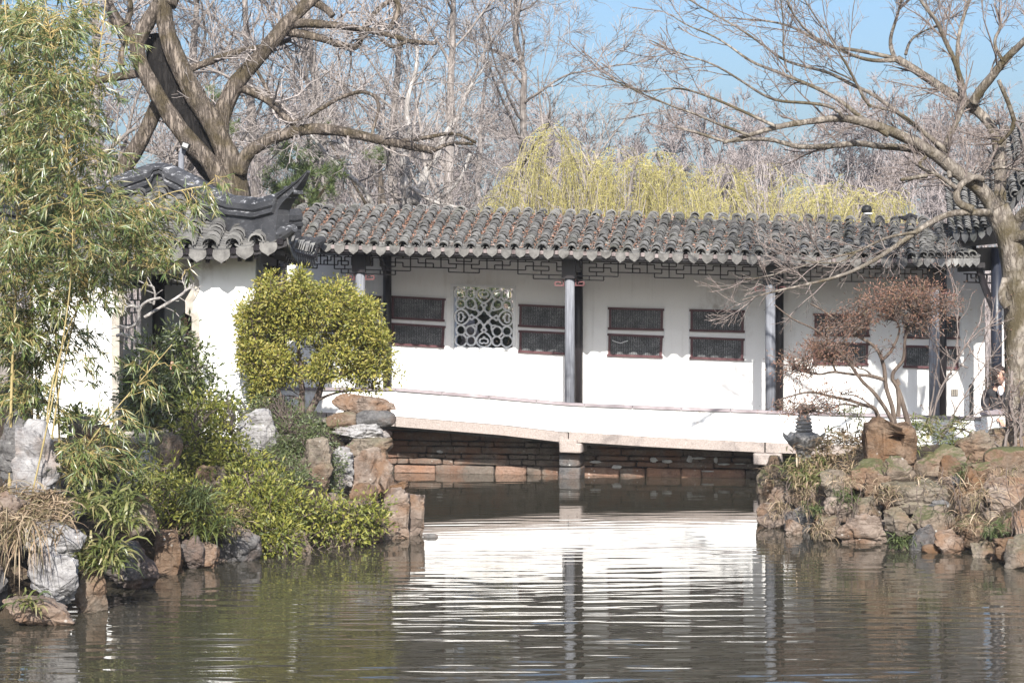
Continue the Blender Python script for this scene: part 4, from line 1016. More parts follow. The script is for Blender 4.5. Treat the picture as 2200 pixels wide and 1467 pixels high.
Yc_ = 22.65; w_, h_ = 112/F*Yc_, 116/F*Yc_; P, Fc = rock_mesh((w_, .62, h_), 1704, 'block', 5); xn, zn = P[:, 0]/w_, P[:, 2]/h_
cf = np.exp(-((xn-.10-.05*np.sin(zn*9))/.035)**2); P[:, 1] += .17*cf*(P[:, 1] < .1); P[:, 2] -= .07*cf*(zn > .2); P[:, 2] -= .05*np.clip(xn, 0, 1)*(zn > 0)+.03*np.sin(xn*11)*(zn > .25)
P[:, 0] *= np.where(zn < -.1, 1+.30*(zn+.1), 1.0); mb = MB(); mb.add(P+W(1909, 955, Yc_+.2), tris=Fc)
mb.build('rock', M['rk_brown'], None, label='large rust brown cleft block on top of the right rockery', cat='rock', group=GR)
# small wedge stones that fill the joints of the two rockeries
fill = np.random.default_rng(77)
FL = [(x, y, Y, 'small brown grey wedge stone filling a joint of the right rockery', 'wedge stones of the right rockery') for x, y, Y in
      [(1672, 1110, 23.2), (1738, 1100, 22.9), (1742, 1146, 22.4), (1832, 1095, 22.4), (1842, 1058, 22.7), (1896, 1078, 22.4), (1898, 1130, 21.8), (1945, 1165, 21.4), (1960, 1060, 22.6), (2040, 1080, 22.0), (2045, 1120, 21.6), (2095, 1050, 22.2), (2118, 1095, 21.5), (2120, 1150, 20.8), (2062, 1182, 20.7), (2160, 1040, 21.9), (1720, 1060, 23.6), (1800, 1045, 23.2), (1975, 1110, 21.9), (2082, 1140, 21.2)]]
FL += [(x, y, Y, 'small shaded wedge stone filling a joint of the left rockery', 'wedge stones of the left rockery') for x, y, Y in
      [(850, 1090, 22.6), (720, 1080, 22.8), (690, 1120, 21.7), (760, 1095, 22.6), (640, 1150, 20.8), (540, 1190, 20.1), (400, 1200, 19.4), (300, 1220, 18.2), (120, 1200, 16.8), (40, 1230, 16.6), (180, 1100, 17.4), (100, 1180, 17.0), (720, 1000, 24.4), (800, 930, 26.2), (740, 930, 26.4), (700, 1030, 23.6)]]
for _ in range(46):
    x = fill.uniform(1650, 2200); ytop = np.interp(x, [1650, 1720, 1850, 2000, 2200], [1070, 1060, 1050, 1010, 1000]); ybot = np.interp(x, [1650, 1800, 1950, 2090, 2200], [1135, 1158, 1170, 1190, 1200]); f = fill.uniform(0, 1); y = ytop+(ybot-ytop)*f
    FL.append((x, y, np.interp(x, [1650, 1800, 1950, 2200], [22.5, 21.5, 20.9, 19.8])+1.0*(1-f)+.25, 'small brown grey wedge stone filling a joint of the right rockery', 'wedge stones of the right rockery'))
for _ in range(20):
    x = fill.uniform(330, 830); f = fill.uniform(0, 1); y = np.interp(x, [330, 600, 830], [1225, 1195, 1160])-60*f
    FL.append((x, y, np.interp(x, [330, 600, 830], [18.5, 20.0, 21.2])+.9*f+.2, 'small shaded wedge stone filling a joint of the left rockery', 'wedge stones of the left rockery'))
for i, (x, y, Y, lab, g) in enumerate(FL):
    r = fill.uniform(18, 30); m = ['rk_grey', 'rk_pink', 'rk_moss', 'rk_brown', 'rk_dark'][int(fill.integers(5))]
    rock(x-r, y-r*.8, x+r, y+r*.8, Y, m, lab, 900+i*3, 'angular', group=g, level=4)
# water worn stones of the garden beyond the corridor, seen through the lattice window
for i, (px, w_, h_) in enumerate(((1010, 40, 30), (1078, 44, 120))):
    Y = (32.6, 35.6)[i]; rock(px-w_/2, 700-h_*.5, px+w_/2, 790, Y, ('rk_lime', 'rk_pink')[i], ['squat grey rock', 'slender grey rock'][i]+' behind the corridor lattice window', 1500+i, 'taihu', level=4)

M['lantern_stone'] = mat_rock('lantern_stone', [(.10, .095, .09), (.21, .20, .19), (.34, .33, .315)], None, .15, 3)
# ================================================================ stone pagoda lantern behind the right rockery
lan = thing('stone_lantern', W(1727, 968, 24.6), 'weathered grey stone pagoda lantern with ringed spire and curled roof by the bridge end', 'lantern')
Yl = 24.6; c = W(1727, 0, Yl); sc = Yl/F
def lz(py): return 2.4-(py-PY)*sc
def prof(pts): return [(r*sc, lz(py)) for r, py in pts]
mb = MB(); mb.lathe(prof([(0, 866), (10, 869), (15, 876), (15, 884), (10, 890), (13, 892), (13, 896), (0, 896)]), (c[0], c[1], 0), 16); mb.build('finial', M['lantern_stone'], lan, smooth=False)
mb = MB(); pr = []
for y in (897, 905, 913, 920): pr += [(14+(y-897)*.12, y), (17+(y-897)*.12, y+1.5), (17+(y-897)*.12, y+4.5), (14+(y-897)*.12, y+6)]
mb.lathe(prof(pr), (c[0], c[1], 0), 18); mb.build('spire_rings', M['lantern_stone'], lan)
mb = MB(); a = np.arange(24)/24*2*np.pi; rr = []
for r, py, cu in ((16, 927, 0), (24, 931, 2), (32, 940, 7), (40, 938, 15), (41, 945, 13), (30, 958, 3), (22, 964, 0)):
    lob = np.abs(np.cos(3*a))**2.5
    rr.append(np.stack([c[0]+(r+cu*.35*lob)*sc*np.cos(a), c[1]+(r+cu*.35*lob)*sc*np.sin(a), lz(py)+cu*.7*sc*lob], 1))
V = np.vstack(rr); q = [(i*24+j, i*24+(j+1) % 24, (i+1)*24+(j+1) % 24, (i+1)*24+j) for i in range(6) for j in range(24)]
mb.add(V, q, ngons=[list(range(24)), [6*24+j for j in range(24)][::-1]]); mb.build('lantern_roof', M['lantern_stone'], lan)
mb = MB(); mb.lathe(prof([(17, 963), (16, 985), (22, 990), (22, 1000), (0, 1000)]), (c[0], c[1], 0), 12); mb.build('lantern_body', M['lantern_stone'], lan)

for i in range(14):
    x, y = 4.9+.32*i+fill.normal(0, .1), 19.1-.30*i+fill.normal(0, .12); s_ = fill.uniform(.35, .75); P, Fc = rock_mesh((s_, s_*.8, s_*.8), 1900+i, 'angular', 4); mb = MB(); mb.add(P+np.array([x, y, .12+.1*(i % 3)]), tris=Fc)
    mb.build('rock', M[['rk_grey', 'rk_moss', 'rk_pink'][i % 3]], None, label='shore stone continuing the right rockery beyond the frame edge', cat='rock', group='shore stones beyond the right rockery')
# ================================================================ trees
def resample_n(P, k):
    P = np.asarray(P, float); d = np.concatenate([[0], np.cumsum(np.linalg.norm(np.diff(P, axis=0), axis=1))]); q = np.linspace(0, d[-1], k)
    return np.stack([np.interp(q, d, P[:, i]) for i in range(P.shape[1])], 1)
def smooth_line(P, it=2):
    P = np.asarray(P, float)
    for _ in range(it):
        Q = [P[0]]
        for i in range(len(P)-1): Q += [P[i]*.75+P[i+1]*.25, P[i]*.25+P[i+1]*.75]
        P = np.array(Q+[P[-1]])
    return P
def children(rng, P, R, m, t0, t1, ang, length, k, wig=.25, up=0., rr=.6, tip=.3, bias=None, curl=0.):
    N, k0, _ = P.shape; idx = np.repeat(np.arange(N), m); n = len(idx); t = rng.uniform(t0, t1, n); x = t*(k0-1); i = np.minimum(x.astype(int), k0-2); f = (x-i)[:, None]
    A = P[idx, i]*(1-f)+P[idx, i+1]*f; T = P[idx, i+1]-P[idx, i]; T /= np.linalg.norm(T, axis=1, keepdims=True)+1e-9
    r0 = R[idx, i]*(1-f[:, 0])+R[idx, i+1]*f[:, 0]
    v = rng.normal(0, 1, (n, 3)); v -= T*np.sum(v*T, 1, keepdims=True); v /= np.linalg.norm(v, axis=1, keepdims=True)
    a = np.radians(rng.uniform(ang[0], ang[1], n))[:, None]; d = T*np.cos(a)+v*np.sin(a); d[:, 2] += up
    if bias is not None: d = d+np.asarray(bias)
    d /= np.linalg.norm(d, axis=1, keepdims=True); L = rng.uniform(length[0], length[1], n)*(1-.4*t); st = (L/(k-1))[:, None]
    out = [A]; cv = rng.normal(0, 1, (n, 3))*curl
    for j in range(k-1):
        d = d+rng.normal(0, wig, (n, 3))+cv; d[:, 2] += up*.35; d /= np.linalg.norm(d, axis=1, keepdims=True); out.append(out[-1]+d*st)
    P2 = np.stack(out, 1); rs = np.clip(r0*rr, 0, None)[:, None]; R2 = rs*np.linspace(1, tip, k)[None, :]
    return P2, R2
def limb_array(limbs, Y, k=26):
    """limbs: dict(pts px, r0 px, r1 px, d depth change); returns (N,k,3),(N,k)"""
    Ps, Rs = [], []
    for pts, r0, r1, d0, d1 in limbs:
        q = resample_n(smooth_line(np.array([(p[0], p[1]) for p in pts], float), 2), k); t = np.linspace(0, 1, k); yy = Y+d0+(d1-d0)*t**1.2
        Ps.append(np.array([W(q[i, 0], q[i, 1], yy[i]) for i in range(k)])); Rs.append((r0+(r1-r0)*t**.8)/F*Y)
    return np.array(Ps), np.array(Rs)
M['bark_old'] = mat_bark('old_furrowed_bark', (.026, .019, .015), (.235, .195, .16), 8, (.07, .055, .03), (1, 1, .22), 1.3, .05)
M['bark_char'] = mat_bark('dark_hollow_heartwood', (.003, .0025, .0025), (.018, .016, .015), 7)
M['bark_maple'] = mat_bark('pale_mottled_bark', (.055, .043, .035), (.255, .225, .19), 7, (.065, .052, .026), (1, 1, .8), bump=.8)
M['twig_maple'] = mat_bark('grey_pink_twigs', (.095, .072, .064), (.24, .205, .185), 12, None, bump=.2)
M['bark_bg'] = mat_bark('grey_bark', (.12, .103, .092), (.30, .27, .25), 7, None, bump=.6)
M['twig_bg'] = mat_bark('grey_brown_twigs', (.165, .14, .128), (.345, .31, .29), 6, None, bump=.2)
M['twig_far'] = mat_bark('purple_grey_twigs', (.175, .15, .145), (.31, .275, .268), 6, None, bump=.1)
rng = np.random.default_rng(31)

# --- old hollow tree behind the pavilion
def z8(*p): return [(x/1.76, y/1.76) for x, y in p]
YO = 33.2
old = thing('hollow_tree', (W(515, 0, YO)[0], YO, .75), 'massive old tree with a black hollow split trunk and crooked bare limbs behind the pavilion', 'tree')
tr = [(z8((905, 1050), (905, 900), (900, 740), (870, 600), (800, 460), (720, 340), (660, 210), (625, 110), (610, 0), (600, -90)), 31, 17, 0, 0),
      (z8((900, 1050), (880, 850), (830, 650), (720, 540), (632, 430), (578, 330), (526, 240), (512, 165), (560, 80), (600, 20)), 25, 15, -.1, -.05),
      (z8((900, 760), (860, 640), (820, 470), (870, 350), (940, 260), (1000, 190), (1060, 120), (1110, 60), (1180, 0), (1230, -60)), 24, 13, 0, .6),
      (z8((520, 170), (480, 120), (440, 80), (400, 0), (385, -60)), 15, 9, 0, .5),
      (z8((545, 275), (450, 290), (330, 310), (200, 370), (90, 400)), 10, 6, .1, .8),
      (z8((905, 660), (920, 600), (960, 560), (1050, 510), (1150, 490), (1250, 490), (1350, 510), (1480, 540), (1640, 570)), 16, 8, -.1, -.7),
      (z8((1085, 88), (1200, 90), (1300, 100), (1400, 115), (1500, 140), (1545, 158), (1650, 165)), 11, 4, .5, .1),
      (z8((1085, 120), (1200, 140), (1300, 175), (1350, 188), (1375, 120), (1420, 40), (1480, 0), (1540, -40)), 10, 5, .5, .9),
      (z8((1180, 5), (1215, 22), (1240, 40), (1258, 62)), 10, 7, .6, .5),
      (z8((1500, 0), (1512, 40), (1490, 75), (1478, 112)), 8, 5, .3, .3),
      (z8((905, 330), (1000, 370), (1060, 420), (1110, 472)), 10, 7, .3, -.2),
      (z8((1105, 470), (1200, 420), (1280, 370), (1380, 340), (1440, 380), (1420, 460), (1400, 530)), 6, 3, -.2, -.5),
      (z8((690, 275), (800, 230), (900, 195), (1000, 180), (1100, 150)), 9, 6, .5, .9),
      (z8((430, 720), (470, 640), (530, 540), (590, 420), (610, 340)), 20, 15, .5, .3),
      (z8((1480, 540), (1620, 520), (1720, 500), (1800, 540)), 6, 3, -.6, -.8),
      (z8((640, 20), (655, -20), (680, -80)), 16, 12, 0, .3), (z8((480, 90), (500, 20), (470, -40)), 7, 5, 0, .2),
      (z8((1640, 570), (1700, 540), (1790, 545)), 5, 3, -.7, -.8), (z8((460, 250), (455, 200), (495, 130), (480, 60)), 8, 4, .3, .5),
      (z8((960, 250), (1010, 330), (1040, 420), (1100, 480)), 4, 3, .3, .4), (z8((1540, 158), (1480, 185), (1440, 150)), 4, 3, .1, .2)]
P, R = limb_array(tr, YO)
tb = MB(); cr = MB()
for i in range(len(P)):
    big = R[i].max() > .07
    tb.tube(resample_n(smooth_line(P[i], 1), 60 if big else 40), np.interp(np.linspace(0, 1, 60 if big else 40), np.linspace(0, 1, 26), R[i]), 16 if big else 9, noise=.30 if big else .22, seed=i)
tb.build('trunk', M['bark_old'], old, smooth=True)
hb = MB(); hp = z8((830, 690), (740, 520), (680, 400), (620, 280), (590, 190), (580, 130)); hq = np.array([W(x, y, YO+.30) for x, y in hp])
hb.tube(resample_n(smooth_line(hq), 30), np.interp(np.linspace(0, 1, 30), [0, .2, .5, .8, 1], [.16, .24, .27, .22, .10]), 14, noise=.35, seed=4); hb.build('hollow', M['bark_char'], old, smooth=True)
thin = [i for i in range(len(P)) if i not in (0, 1, 8, 15, 13)]
Pa, Ra = P[thin], np.minimum(R[thin], .06)
P1, R1 = children(rng, Pa, Ra, 9, .25, 1, (25, 75), (.5, 1.7), 9, .22, .10, .38, .35, curl=.02)
P2, R2 = children(rng, P1, R1, 6, .2, 1, (20, 60), (.25, .8), 6, .2, .06, .55, .4)
P3, R3 = children(rng, P2, R2, 4, .2, 1, (20, 55), (.10, .34), 4, .2, .04, .6, .5)
lim = lambda R, a: np.maximum(R, a)
cr.tubes(P1, lim(R1, .007), 4); cr.tubes(P2, lim(R2, .0045), 3); cr.tubes(P3, lim(R3, .003), 3); cr.build('crown', M['twig_bg'], old)

# --- maple leaning in from the right
def zr(*p): return [(1200+x/2.2, y/2.2) for x, y in p]
def z4(*p): return [(1600+x/2.933, 420+y/2.933) for x, y in p]
YM = 24.4
map_ = thing('maple_tree', (W(2205, 0, YM)[0], YM, .6), 'bare maple with mossy mottled trunk spreading pale limbs in from the right edge', 'tree')
ml = [([(2208, 1000), (2200, 930), (2196, 860), (2192, 760), (2190, 660), (2184, 590), (2172, 520), (2155, 475), (2140, 448)], 42, 27, 0, 0),
      (zr((2070, 1010), (2014, 900), (1860, 800), (1770, 720), (1640, 650), (1550, 610), (1450, 580), (1350, 555), (1260, 565), (1150, 580), (1030, 600), (900, 640), (780, 675)), 21, 4, 0, -.9),
      (zr((1850, 770), (1770, 730), (1650, 700), (1500, 690), (1420, 675), (1330, 685), (1250, 695), (1100, 695), (1030, 660), (900, 655), (790, 675), (700, 640), (550, 600)), 11, 3, -.1, .7),
      (zr((2100, 1060), (2085, 960), (2090, 850), (2080, 680), (2050, 600), (1990, 530), (1920, 480), (1890, 465), (1800, 410), (1700, 340), (1600, 280)), 17, 10, 0, .8),
      (zr((1600, 280), (1500, 255), (1350, 230), (1250, 215), (1120, 130), (1000, 100), (850, 90)), 6, 2, .8, 1.4),
      (zr((1920, 480), (1910, 400), (1870, 280), (1820, 180), (1790, 100), (1720, 20), (1690, -40)), 8, 4, .4, .2),
      (zr((1900, 440), (1885, 320), (1885, 200), (1910, 90), (1950, -20)), 6, 4, .4, .9), (zr((1960, 490), (1990, 430), (2060, 350), (2100, 290), (2200, 200), (2260, 120)), 13, 7, .3, -.3),
      (zr((2100, 290), (2050, 200), (2100, 120), (2060, 20)), 5, 3, 0, .5), (zr((1590, 285), (1560, 200), (1600, 80), (1620, 0)), 6, 3, .8, .6),
      (zr((1590, 285), (1480, 290), (1380, 260), (1200, 180), (1100, 60), (1080, 0)), 6, 2, .8, 0), (zr((1640, 260), (1660, 190), (1720, 150), (1790, 125)), 4, 2, .8, 1.2),
      (zr((1840, 720), (1720, 620), (1600, 530), (1480, 440), (1380, 400), (1280, 340), (1180, 320), (1060, 290), (900, 160), (700, 50), (600, -10)), 7, 1.6, -.1, 1.2),
      (zr((1560, 640), (1430, 560), (1340, 480), (1230, 420), (1080, 360), (980, 320), (900, 290), (760, 180), (600, 120), (530, 70)), 7, 1.4, -.4, .6),
      (zr((1350, 560), (1300, 500), (1150, 485), (1010, 480), (860, 380), (730, 300), (560, 250), (430, 190)), 5, 1.3, -.6, -1.2),
      (zr((1030, 600), (900, 540), (700, 450), (550, 410), (400, 440), (330, 400), (200, 340)), 4.5, 1.2, -.8, -.6), (zr((900, 640), (760, 590), (650, 540), (500, 490), (300, 400), (190, 350)), 4, 1.2, -.9, -1.6),
      (zr((2080, 380), (2140, 520), (2160, 600), (2080, 680)), 5, 6, -.3, 0), (zr((1470, 510), (1430, 430), (1400, 380), (1280, 330)), 3, 2, .2, .3), (zr((1810, 720), (1880, 580), (1920, 480)), 8, 7, 0, .4),
      (zr((1850, 760), (1700, 590), (1560, 510), (1460, 510), (1420, 420), (1330, 250), (1200, 60), (1150, -20)), 5, 1.6, .1, -.8), (zr((1080, 345), (1060, 240), (1065, 120), (1050, 0)), 3, 1.5, .4, .3),
      (z4((1560, 110), (1400, 105), (1300, 110), (1200, 150), (1080, 230), (950, 320), (850, 390), (700, 470), (600, 510), (400, 560), (200, 600), (-20, 660)), 10, 1.6, -.2, -1.2),
      (z4((1080, 230), (900, 260), (800, 310), (700, 360), (550, 390), (350, 450), (150, 510), (0, 530)), 4, 1.3, -.5, .2), (z4((700, 360), (620, 420), (500, 430), (300, 400)), 2.5, 1, -.3, -.6),
      (zr((1960, 990), (1880, 960), (1880, 890), (1960, 830), (2010, 850)), 10, 8, -.3, -.2), (zr((1880, 890), (1800, 830), (1720, 800), (1700, 770), (1740, 740)), 6, 4, -.3, -.4),
      (zr((1740, 830), (1620, 850)), 6, 4.5, -.4, -.6), (zr((1850, 840), (1840, 770), (1800, 700)), 6, 5, -.2, 0), (zr((2150, 1080), (2180, 1020), (2260, 960)), 15, 11, 0, -.3),
      (z4((1680, 270), (1760, 250), (1900, 230)), 15, 11, -.1, -.4), (zr((2100, 1020), (2090, 820), (2100, 700), (2120, 600)), 9, 6, .1, .5), (zr((2050, 800), (2100, 790), (2200, 810)), 5, 3, -.1, -.4), ([(2165, 660), (2150, 640), (2160, 600)], 11, 9, -.2, -.05)]
P, R = limb_array(ml, YM); R[1:] *= .86
tb = MB(); cr = MB()
for i in range(len(P)):
    big = R[i].max() > .05; n = 60 if big else 30
    tb.tube(resample_n(P[i], n), np.interp(np.linspace(0, 1, n), np.linspace(0, 1, 26), R[i]), 16 if big else 8, noise=.20 if big else .10, seed=50+i)
tb.build('trunk', M['bark_maple'], map_, smooth=True)
sel = [i for i in range(len(P)) if i not in (0, 27, 29, 30, 33)]
Pa, Ra = P[sel], np.clip(R[sel], .006, .028)
P1, R1 = children(rng, Pa, Ra, 7, .28, 1, (18, 55), (.35, 1.15), 9, .10, .05, .5, .35, bias=(-.18, 0, .10), curl=.015)
P2, R2 = children(rng, P1, R1, 6, .15, 1, (20, 55), (.18, .52), 6, .12, .05, .55, .4)
P3, R3 = children(rng, P2, R2, 4, .2, 1, (20, 50), (.07, .24), 4, .12, .04, .65, .5)
cr.tubes(P1, lim(R1, .0055), 4); cr.tubes(P2, lim(R2, .0035), 3); cr.tubes(P3, lim(R3, .0023), 3); cr.build('crown', M['twig_maple'], map_)

# --- bare trees of the wood behind
def bare_tree(seed, h, spread, name='bare_tree', loc=(0, 0, 0), dens=1.0, lab=None, grp=None, mats=('bark_bg', 'twig_bg'), lean=.06, tw=.006):
    r = np.random.default_rng(seed); k = 14; t = np.linspace(0, 1, k); bend = np.cumsum(r.normal(0, lean, (k, 2)), 0)*h/k*1.6
    tp = np.stack([bend[:, 0], bend[:, 1], t*h*.92], 1)[None]; trr = (h*.0135*(1-t)**.8+.012)[None]
    P1, R1 = children(r, tp, trr, int(15*dens), .24, .95, (25, 65), (h*.28*spread, h*.46*spread), 12, .13, .10, .46, .25, curl=.02)
    P2, R2 = children(r, P1, R1, 7, .25, 1, (22, 60), (h*.10, h*.22), 8, .16, .07, .6, .3, curl=.02)
    P3, R3 = children(r, P2, R2, 6, .2, 1, (20, 60), (h*.045, h*.11), 5, .16, .06, .6, .4)
    P4, R4 = children(r, P3, R3, 5, .15, 1, (20, 60), (h*.018, h*.055), 4, .16, .05, .6, .5)
    o = thing(name, loc, lab, 'tree', grp); off = np.asarray(loc, float)
    tb = MB(); tb.tube(resample_n(tp[0], 40)+off, np.interp(np.linspace(0, 1, 40), t, trr[0]), 10, noise=.18, seed=seed); tb.tubes(P1+off, R1, 6); tb.build('trunk', M[mats[0]], o, smooth=True)
    cb = MB(); cb.tubes(P2+off, lim(R2, tw*1.5), 4); cb.tubes(P3+off, lim(R3, tw), 3); cb.tubes(P4+off, lim(R4, tw*.75), 3); cb.build('crown', M[mats[1]], o)
    return o
def copy_thing(src, loc, rz, sc, lab=None, grp=None):
    c = src.copy(); COL.objects.link(c); c.location = [float(x) for x in loc]; c.rotation_euler = (0, 0, rz); c.scale = (sc, sc, sc)
    if lab: c['label'] = lab
    if grp: c['group'] = grp
    for ch in list(src.children):
        d = ch.copy(); COL.objects.link(d); d.parent = c
    return c
GB = 'bare winter trees in the wood behind the corridor'
LB = 'bare grey winter tree standing in the wood behind the corridor roof'
LF = 'hazy purple grey bare tree far back in the wood'
spots = [(690, 43, 12.5), (840, 47, 11), (985, 45, 11.5), (1110, 50, 11.5), (560, 50, 13), (400, 46, 12), (200, 44, 12), (20, 42, 12), (1040, 58, 10.5), (1165, 58, 9.2)]
protos = []
for i in range(4):
    px, Y, h = spots[i]; protos.append(bare_tree(500+i, h, 1.0, loc=(W(px, 0, Y)[0], Y, .8), lab=LB, grp=GB))
rr = np.random.default_rng(9)
for i, (px, Y, h) in enumerate(spots[4:]):
    p = protos[i % 4]; copy_thing(p, (W(px, 0, Y)[0], Y, .8), rr.uniform(0, 6.28), h/spots[i % 4][2], LB, GB)
far = [bare_tree(520+i, (6.6, 7.2, 8.5)[i], 1.05, loc=(W(px, 0, Y)[0], Y, .9), lab=LF, grp='far trees of the wood', mats=('twig_far', 'twig_far'), tw=.010) for i, (px, Y) in enumerate(((1340, 72), (1900, 62), (700, 70)))]
fs = [(1450, 70, 7.1), (1560, 66, 7.4), (1680, 72, 8.0), (1780, 64, 7.2), (2020, 68, 7.6), (2130, 62, 7.0), (1250, 74, 7.5), (1130, 70, 7.8), (1000, 74, 8.1), (870, 70, 8.3), (560, 72, 8.5), (430, 74, 8.6), (180, 74, 8.6), (2230, 70, 7.8), (1390, 80, 8.0), (1620, 82, 8.9), (1840, 80, 8.7), (2080, 82, 8.9), (1180, 84, 9.1), (780, 66, 7.9), (480, 64, 7.7), (1960, 76, 8.3), (1510, 78, 8.5)]
for i, (px, Y, h) in enumerate(fs): copy_thing(far[i % 3], (W(px, 0, Y)[0], Y, .9), rr.uniform(0, 6.28), h/(6.6, 7.2, 8.5)[i % 3], LF, 'far trees of the wood')
# low scrub under the trees: one mass nobody could count
sc = MB(); n = 2600; X = rr.uniform(-26, 26, n); Yv = rr.uniform(40, 58, n); base = np.stack([X, Yv, np.full(n, .8)], 1)
hh = rr.uniform(2.2, 5.0, n); kk = np.linspace(0, 1, 6)
PP = base[:, None, :]+np.stack([rr.normal(0, .5, n)[:, None]*kk, rr.normal(0, .5, n)[:, None]*kk, hh[:, None]*kk], -1)+rr.normal(0, .07, (n, 6, 3))*kk[None, :, None]
RR = np.full((n, 6), .012)*np.linspace(1, .4, 6); Q1, S1 = children(rr, PP, RR, 9, .3, 1, (20, 55), (.4, 1.1), 5, .15, .08, .6, .5)
sc.tubes(PP, RR, 3); sc.tubes(Q1, lim(S1, .007), 3)
sc.build('scrub_thicket', M['twig_far'], label='tangled bare grey brown undergrowth beneath the wood', cat='undergrowth', kind='stuff')

# pale barked tree behind the corridor, traced trunk
pale = thing('pale_tree', (W(880, 0, 37)[0], 37, .8), 'pale grey twisted double trunk rising just behind the corridor roof ridge', 'tree')
pl = [([(872, 560), (876, 430), (868, 390), (872, 350), (862, 318), (880, 290)], 16, 9, 0, 0), ([(890, 440), (905, 400), (915, 370), (940, 335), (950, 300), (985, 250)], 11, 6, 0, .4), ([(880, 400), (925, 432), (960, 442), (1000, 448)], 6, 3, -.2, -.4),
      ([(640, 255), (700, 330), (740, 370), (780, 400), (800, 440), (830, 500)], 1.5, 7, -.2, 0), ([(760, 330), (720, 300), (690, 310), (660, 270)], 4, 2, 0, .3), ([(985, 250), (1000, 200), (1050, 130)], 5, 2, .4, 1), ([(880, 290), (870, 220), (900, 140), (890, 60)], 8, 3, 0, .6), ([(1010, 330), (990, 390), (930, 440)], 4, 3, 0, 0)]
P, R = limb_array(pl, 37.0); tb = MB(); cr = MB()
for i in range(len(P)): tb.tube(P[i], R[i], 10, noise=.22, seed=80+i)
M['bark_pale'] = mat_bark('pale_grey_bark', (.17, .155, .14), (.42, .395, .37), 6, None)
tb.build('trunk', M['bark_pale'], pale, smooth=True)
P1, R1 = children(rng, P, np.minimum(R, .05), 12, .2, 1, (25, 75), (.4, 1.6), 8, .2, .06, .4, .35); P2, R2 = children(rng, P1, R1, 7, .2, 1, (20, 60), (.2, .7), 5, .2, .04, .6, .4)
cr.tubes(P1, lim(R1, .008), 4); cr.tubes(P2, lim(R2, .005), 3); cr.build('crown', M['bark_bg'], pale)

# --- weeping willows
M['willow'] = mat_leaf('young_willow_leaves', [(.40, .37, .08), (.52, .49, .13), (.46, .45, .11), (.58, .53, .18)], .4, .6, .03)
M['willow_twig'] = mat_simple('yellow_willow_twigs', (.28, .24, .10), (.42, .37, .17), 4, .8, 0)
def willow(name, lab, Y, cx, tops, nst, seed, dens):
    r = np.random.default_rng(seed); loc = (W(cx, 0, Y)[0], Y, .8); o = thing(name, loc, lab, 'tree', 'weeping willows behind the corridor')
    tb = MB(); base = np.array(loc); S, E = [], []
    for px, py, dy, _w in tops:
        e = W(px, py+8, Y+dy); mid = (base+np.array([0, 0, 2.4]))*.5+e*.5+np.array([0, 0, .5]); l = smooth_line(np.array([base, base+[0, 0, 1.6], mid, e]), 2); tb.tube(resample_n(l, 24), np.linspace(.11, .02, 24), 7, noise=.15, seed=seed)
    tb.build('trunk', M['bark_bg'], o, smooth=True)
    k = 9; c = r.integers(0, len(tops), nst); sp = np.stack([np.array(tops)[c, 3]/F*Y, np.full(nst, .9), np.full(nst, .30)], 1)
    st = np.array([W(tops[i][0], tops[i][1], Y+tops[i][2]) for i in c]); off = r.normal(0, .5, (nst, 3)); off[:, 0] = np.clip(off[:, 0], -1.3, 1.3); pos = st+off*sp
    pos[:, 2] = st[:, 2]-np.abs(off[:, 0])**1.3*sp[:, 0]*1.05-r.exponential(.30, nst)
    L = r.uniform(1.1, 3.0, nst); t = np.linspace(0, 1, k); sway = np.cumsum(r.normal(0, .016, (nst, k, 2)), 1)
    out = np.stack([np.sign(off[:, 0])*r.uniform(.15, .65, nst), r.normal(0, .3, nst)], 1)
    P = np.stack([pos[:, 0, None]+out[:, 0, None]*t**.5+sway[..., 0], pos[:, 1, None]+out[:, 1, None]*t**.5+sway[..., 1], pos[:, 2, None]+.16*np.sin(np.minimum(t*5, 3.14))[None]-L[:, None]*(t**1.25)[None]], -1)
    cb = MB(); cb.tubes(P, np.full((nst, k), .0042), 3); cb.build('hanging_twigs', M['willow_twig'], o)
    m = int(24*dens); idx = np.repeat(np.arange(nst), m); n = len(idx); tt = r.uniform(0, 1, n)*(k-1.001); i = tt.astype(int); f = (tt-i)[:, None]
    C = P[idx, i]*(1-f)+P[idx, i+1]*f; D = r.normal(0, .5, (n, 3)); D[:, 2] -= .7; lb = MB(); lb.leaves(C, D, r.normal(0, 1, (n, 3)), r.uniform(.025, .055, n), r.uniform(.010, .016, n), .1)
    lb.build('crown', M['willow'], o); return o
willow('weeping_willow', 'broad yellow green weeping willow above the middle of the corridor roof', 42, 1330, [(1190, 262, 0, 55), (1130, 330, .5, 60), (1250, 318, .3, 60), (1330, 312, 0, 75), (1410, 318, .2, 70), (1480, 345, .5, 60), (1370, 330, -.6, 90), (1440, 350, -.4, 70), (1080, 390, .3, 55)], 950, 61, 1.0)
willow('weeping_willow', 'smaller yellow willow right of the broad one above the corridor roof', 44, 1620, [(1560, 345, 0, 60), (1640, 335, .4, 60), (1700, 372, 0, 60), (1600, 385, -.5, 60), (1560, 400, -.4, 70)], 330, 62, .8)
willow('weeping_willow', 'low bright yellow green willow nearest the right hall', 40, 1780, [(1740, 388, 0, 50), (1800, 378, .3, 55), (1850, 400, 0, 50), (1770, 405, -.4, 60), (1905, 400, .5, 45)], 420, 63, .95)

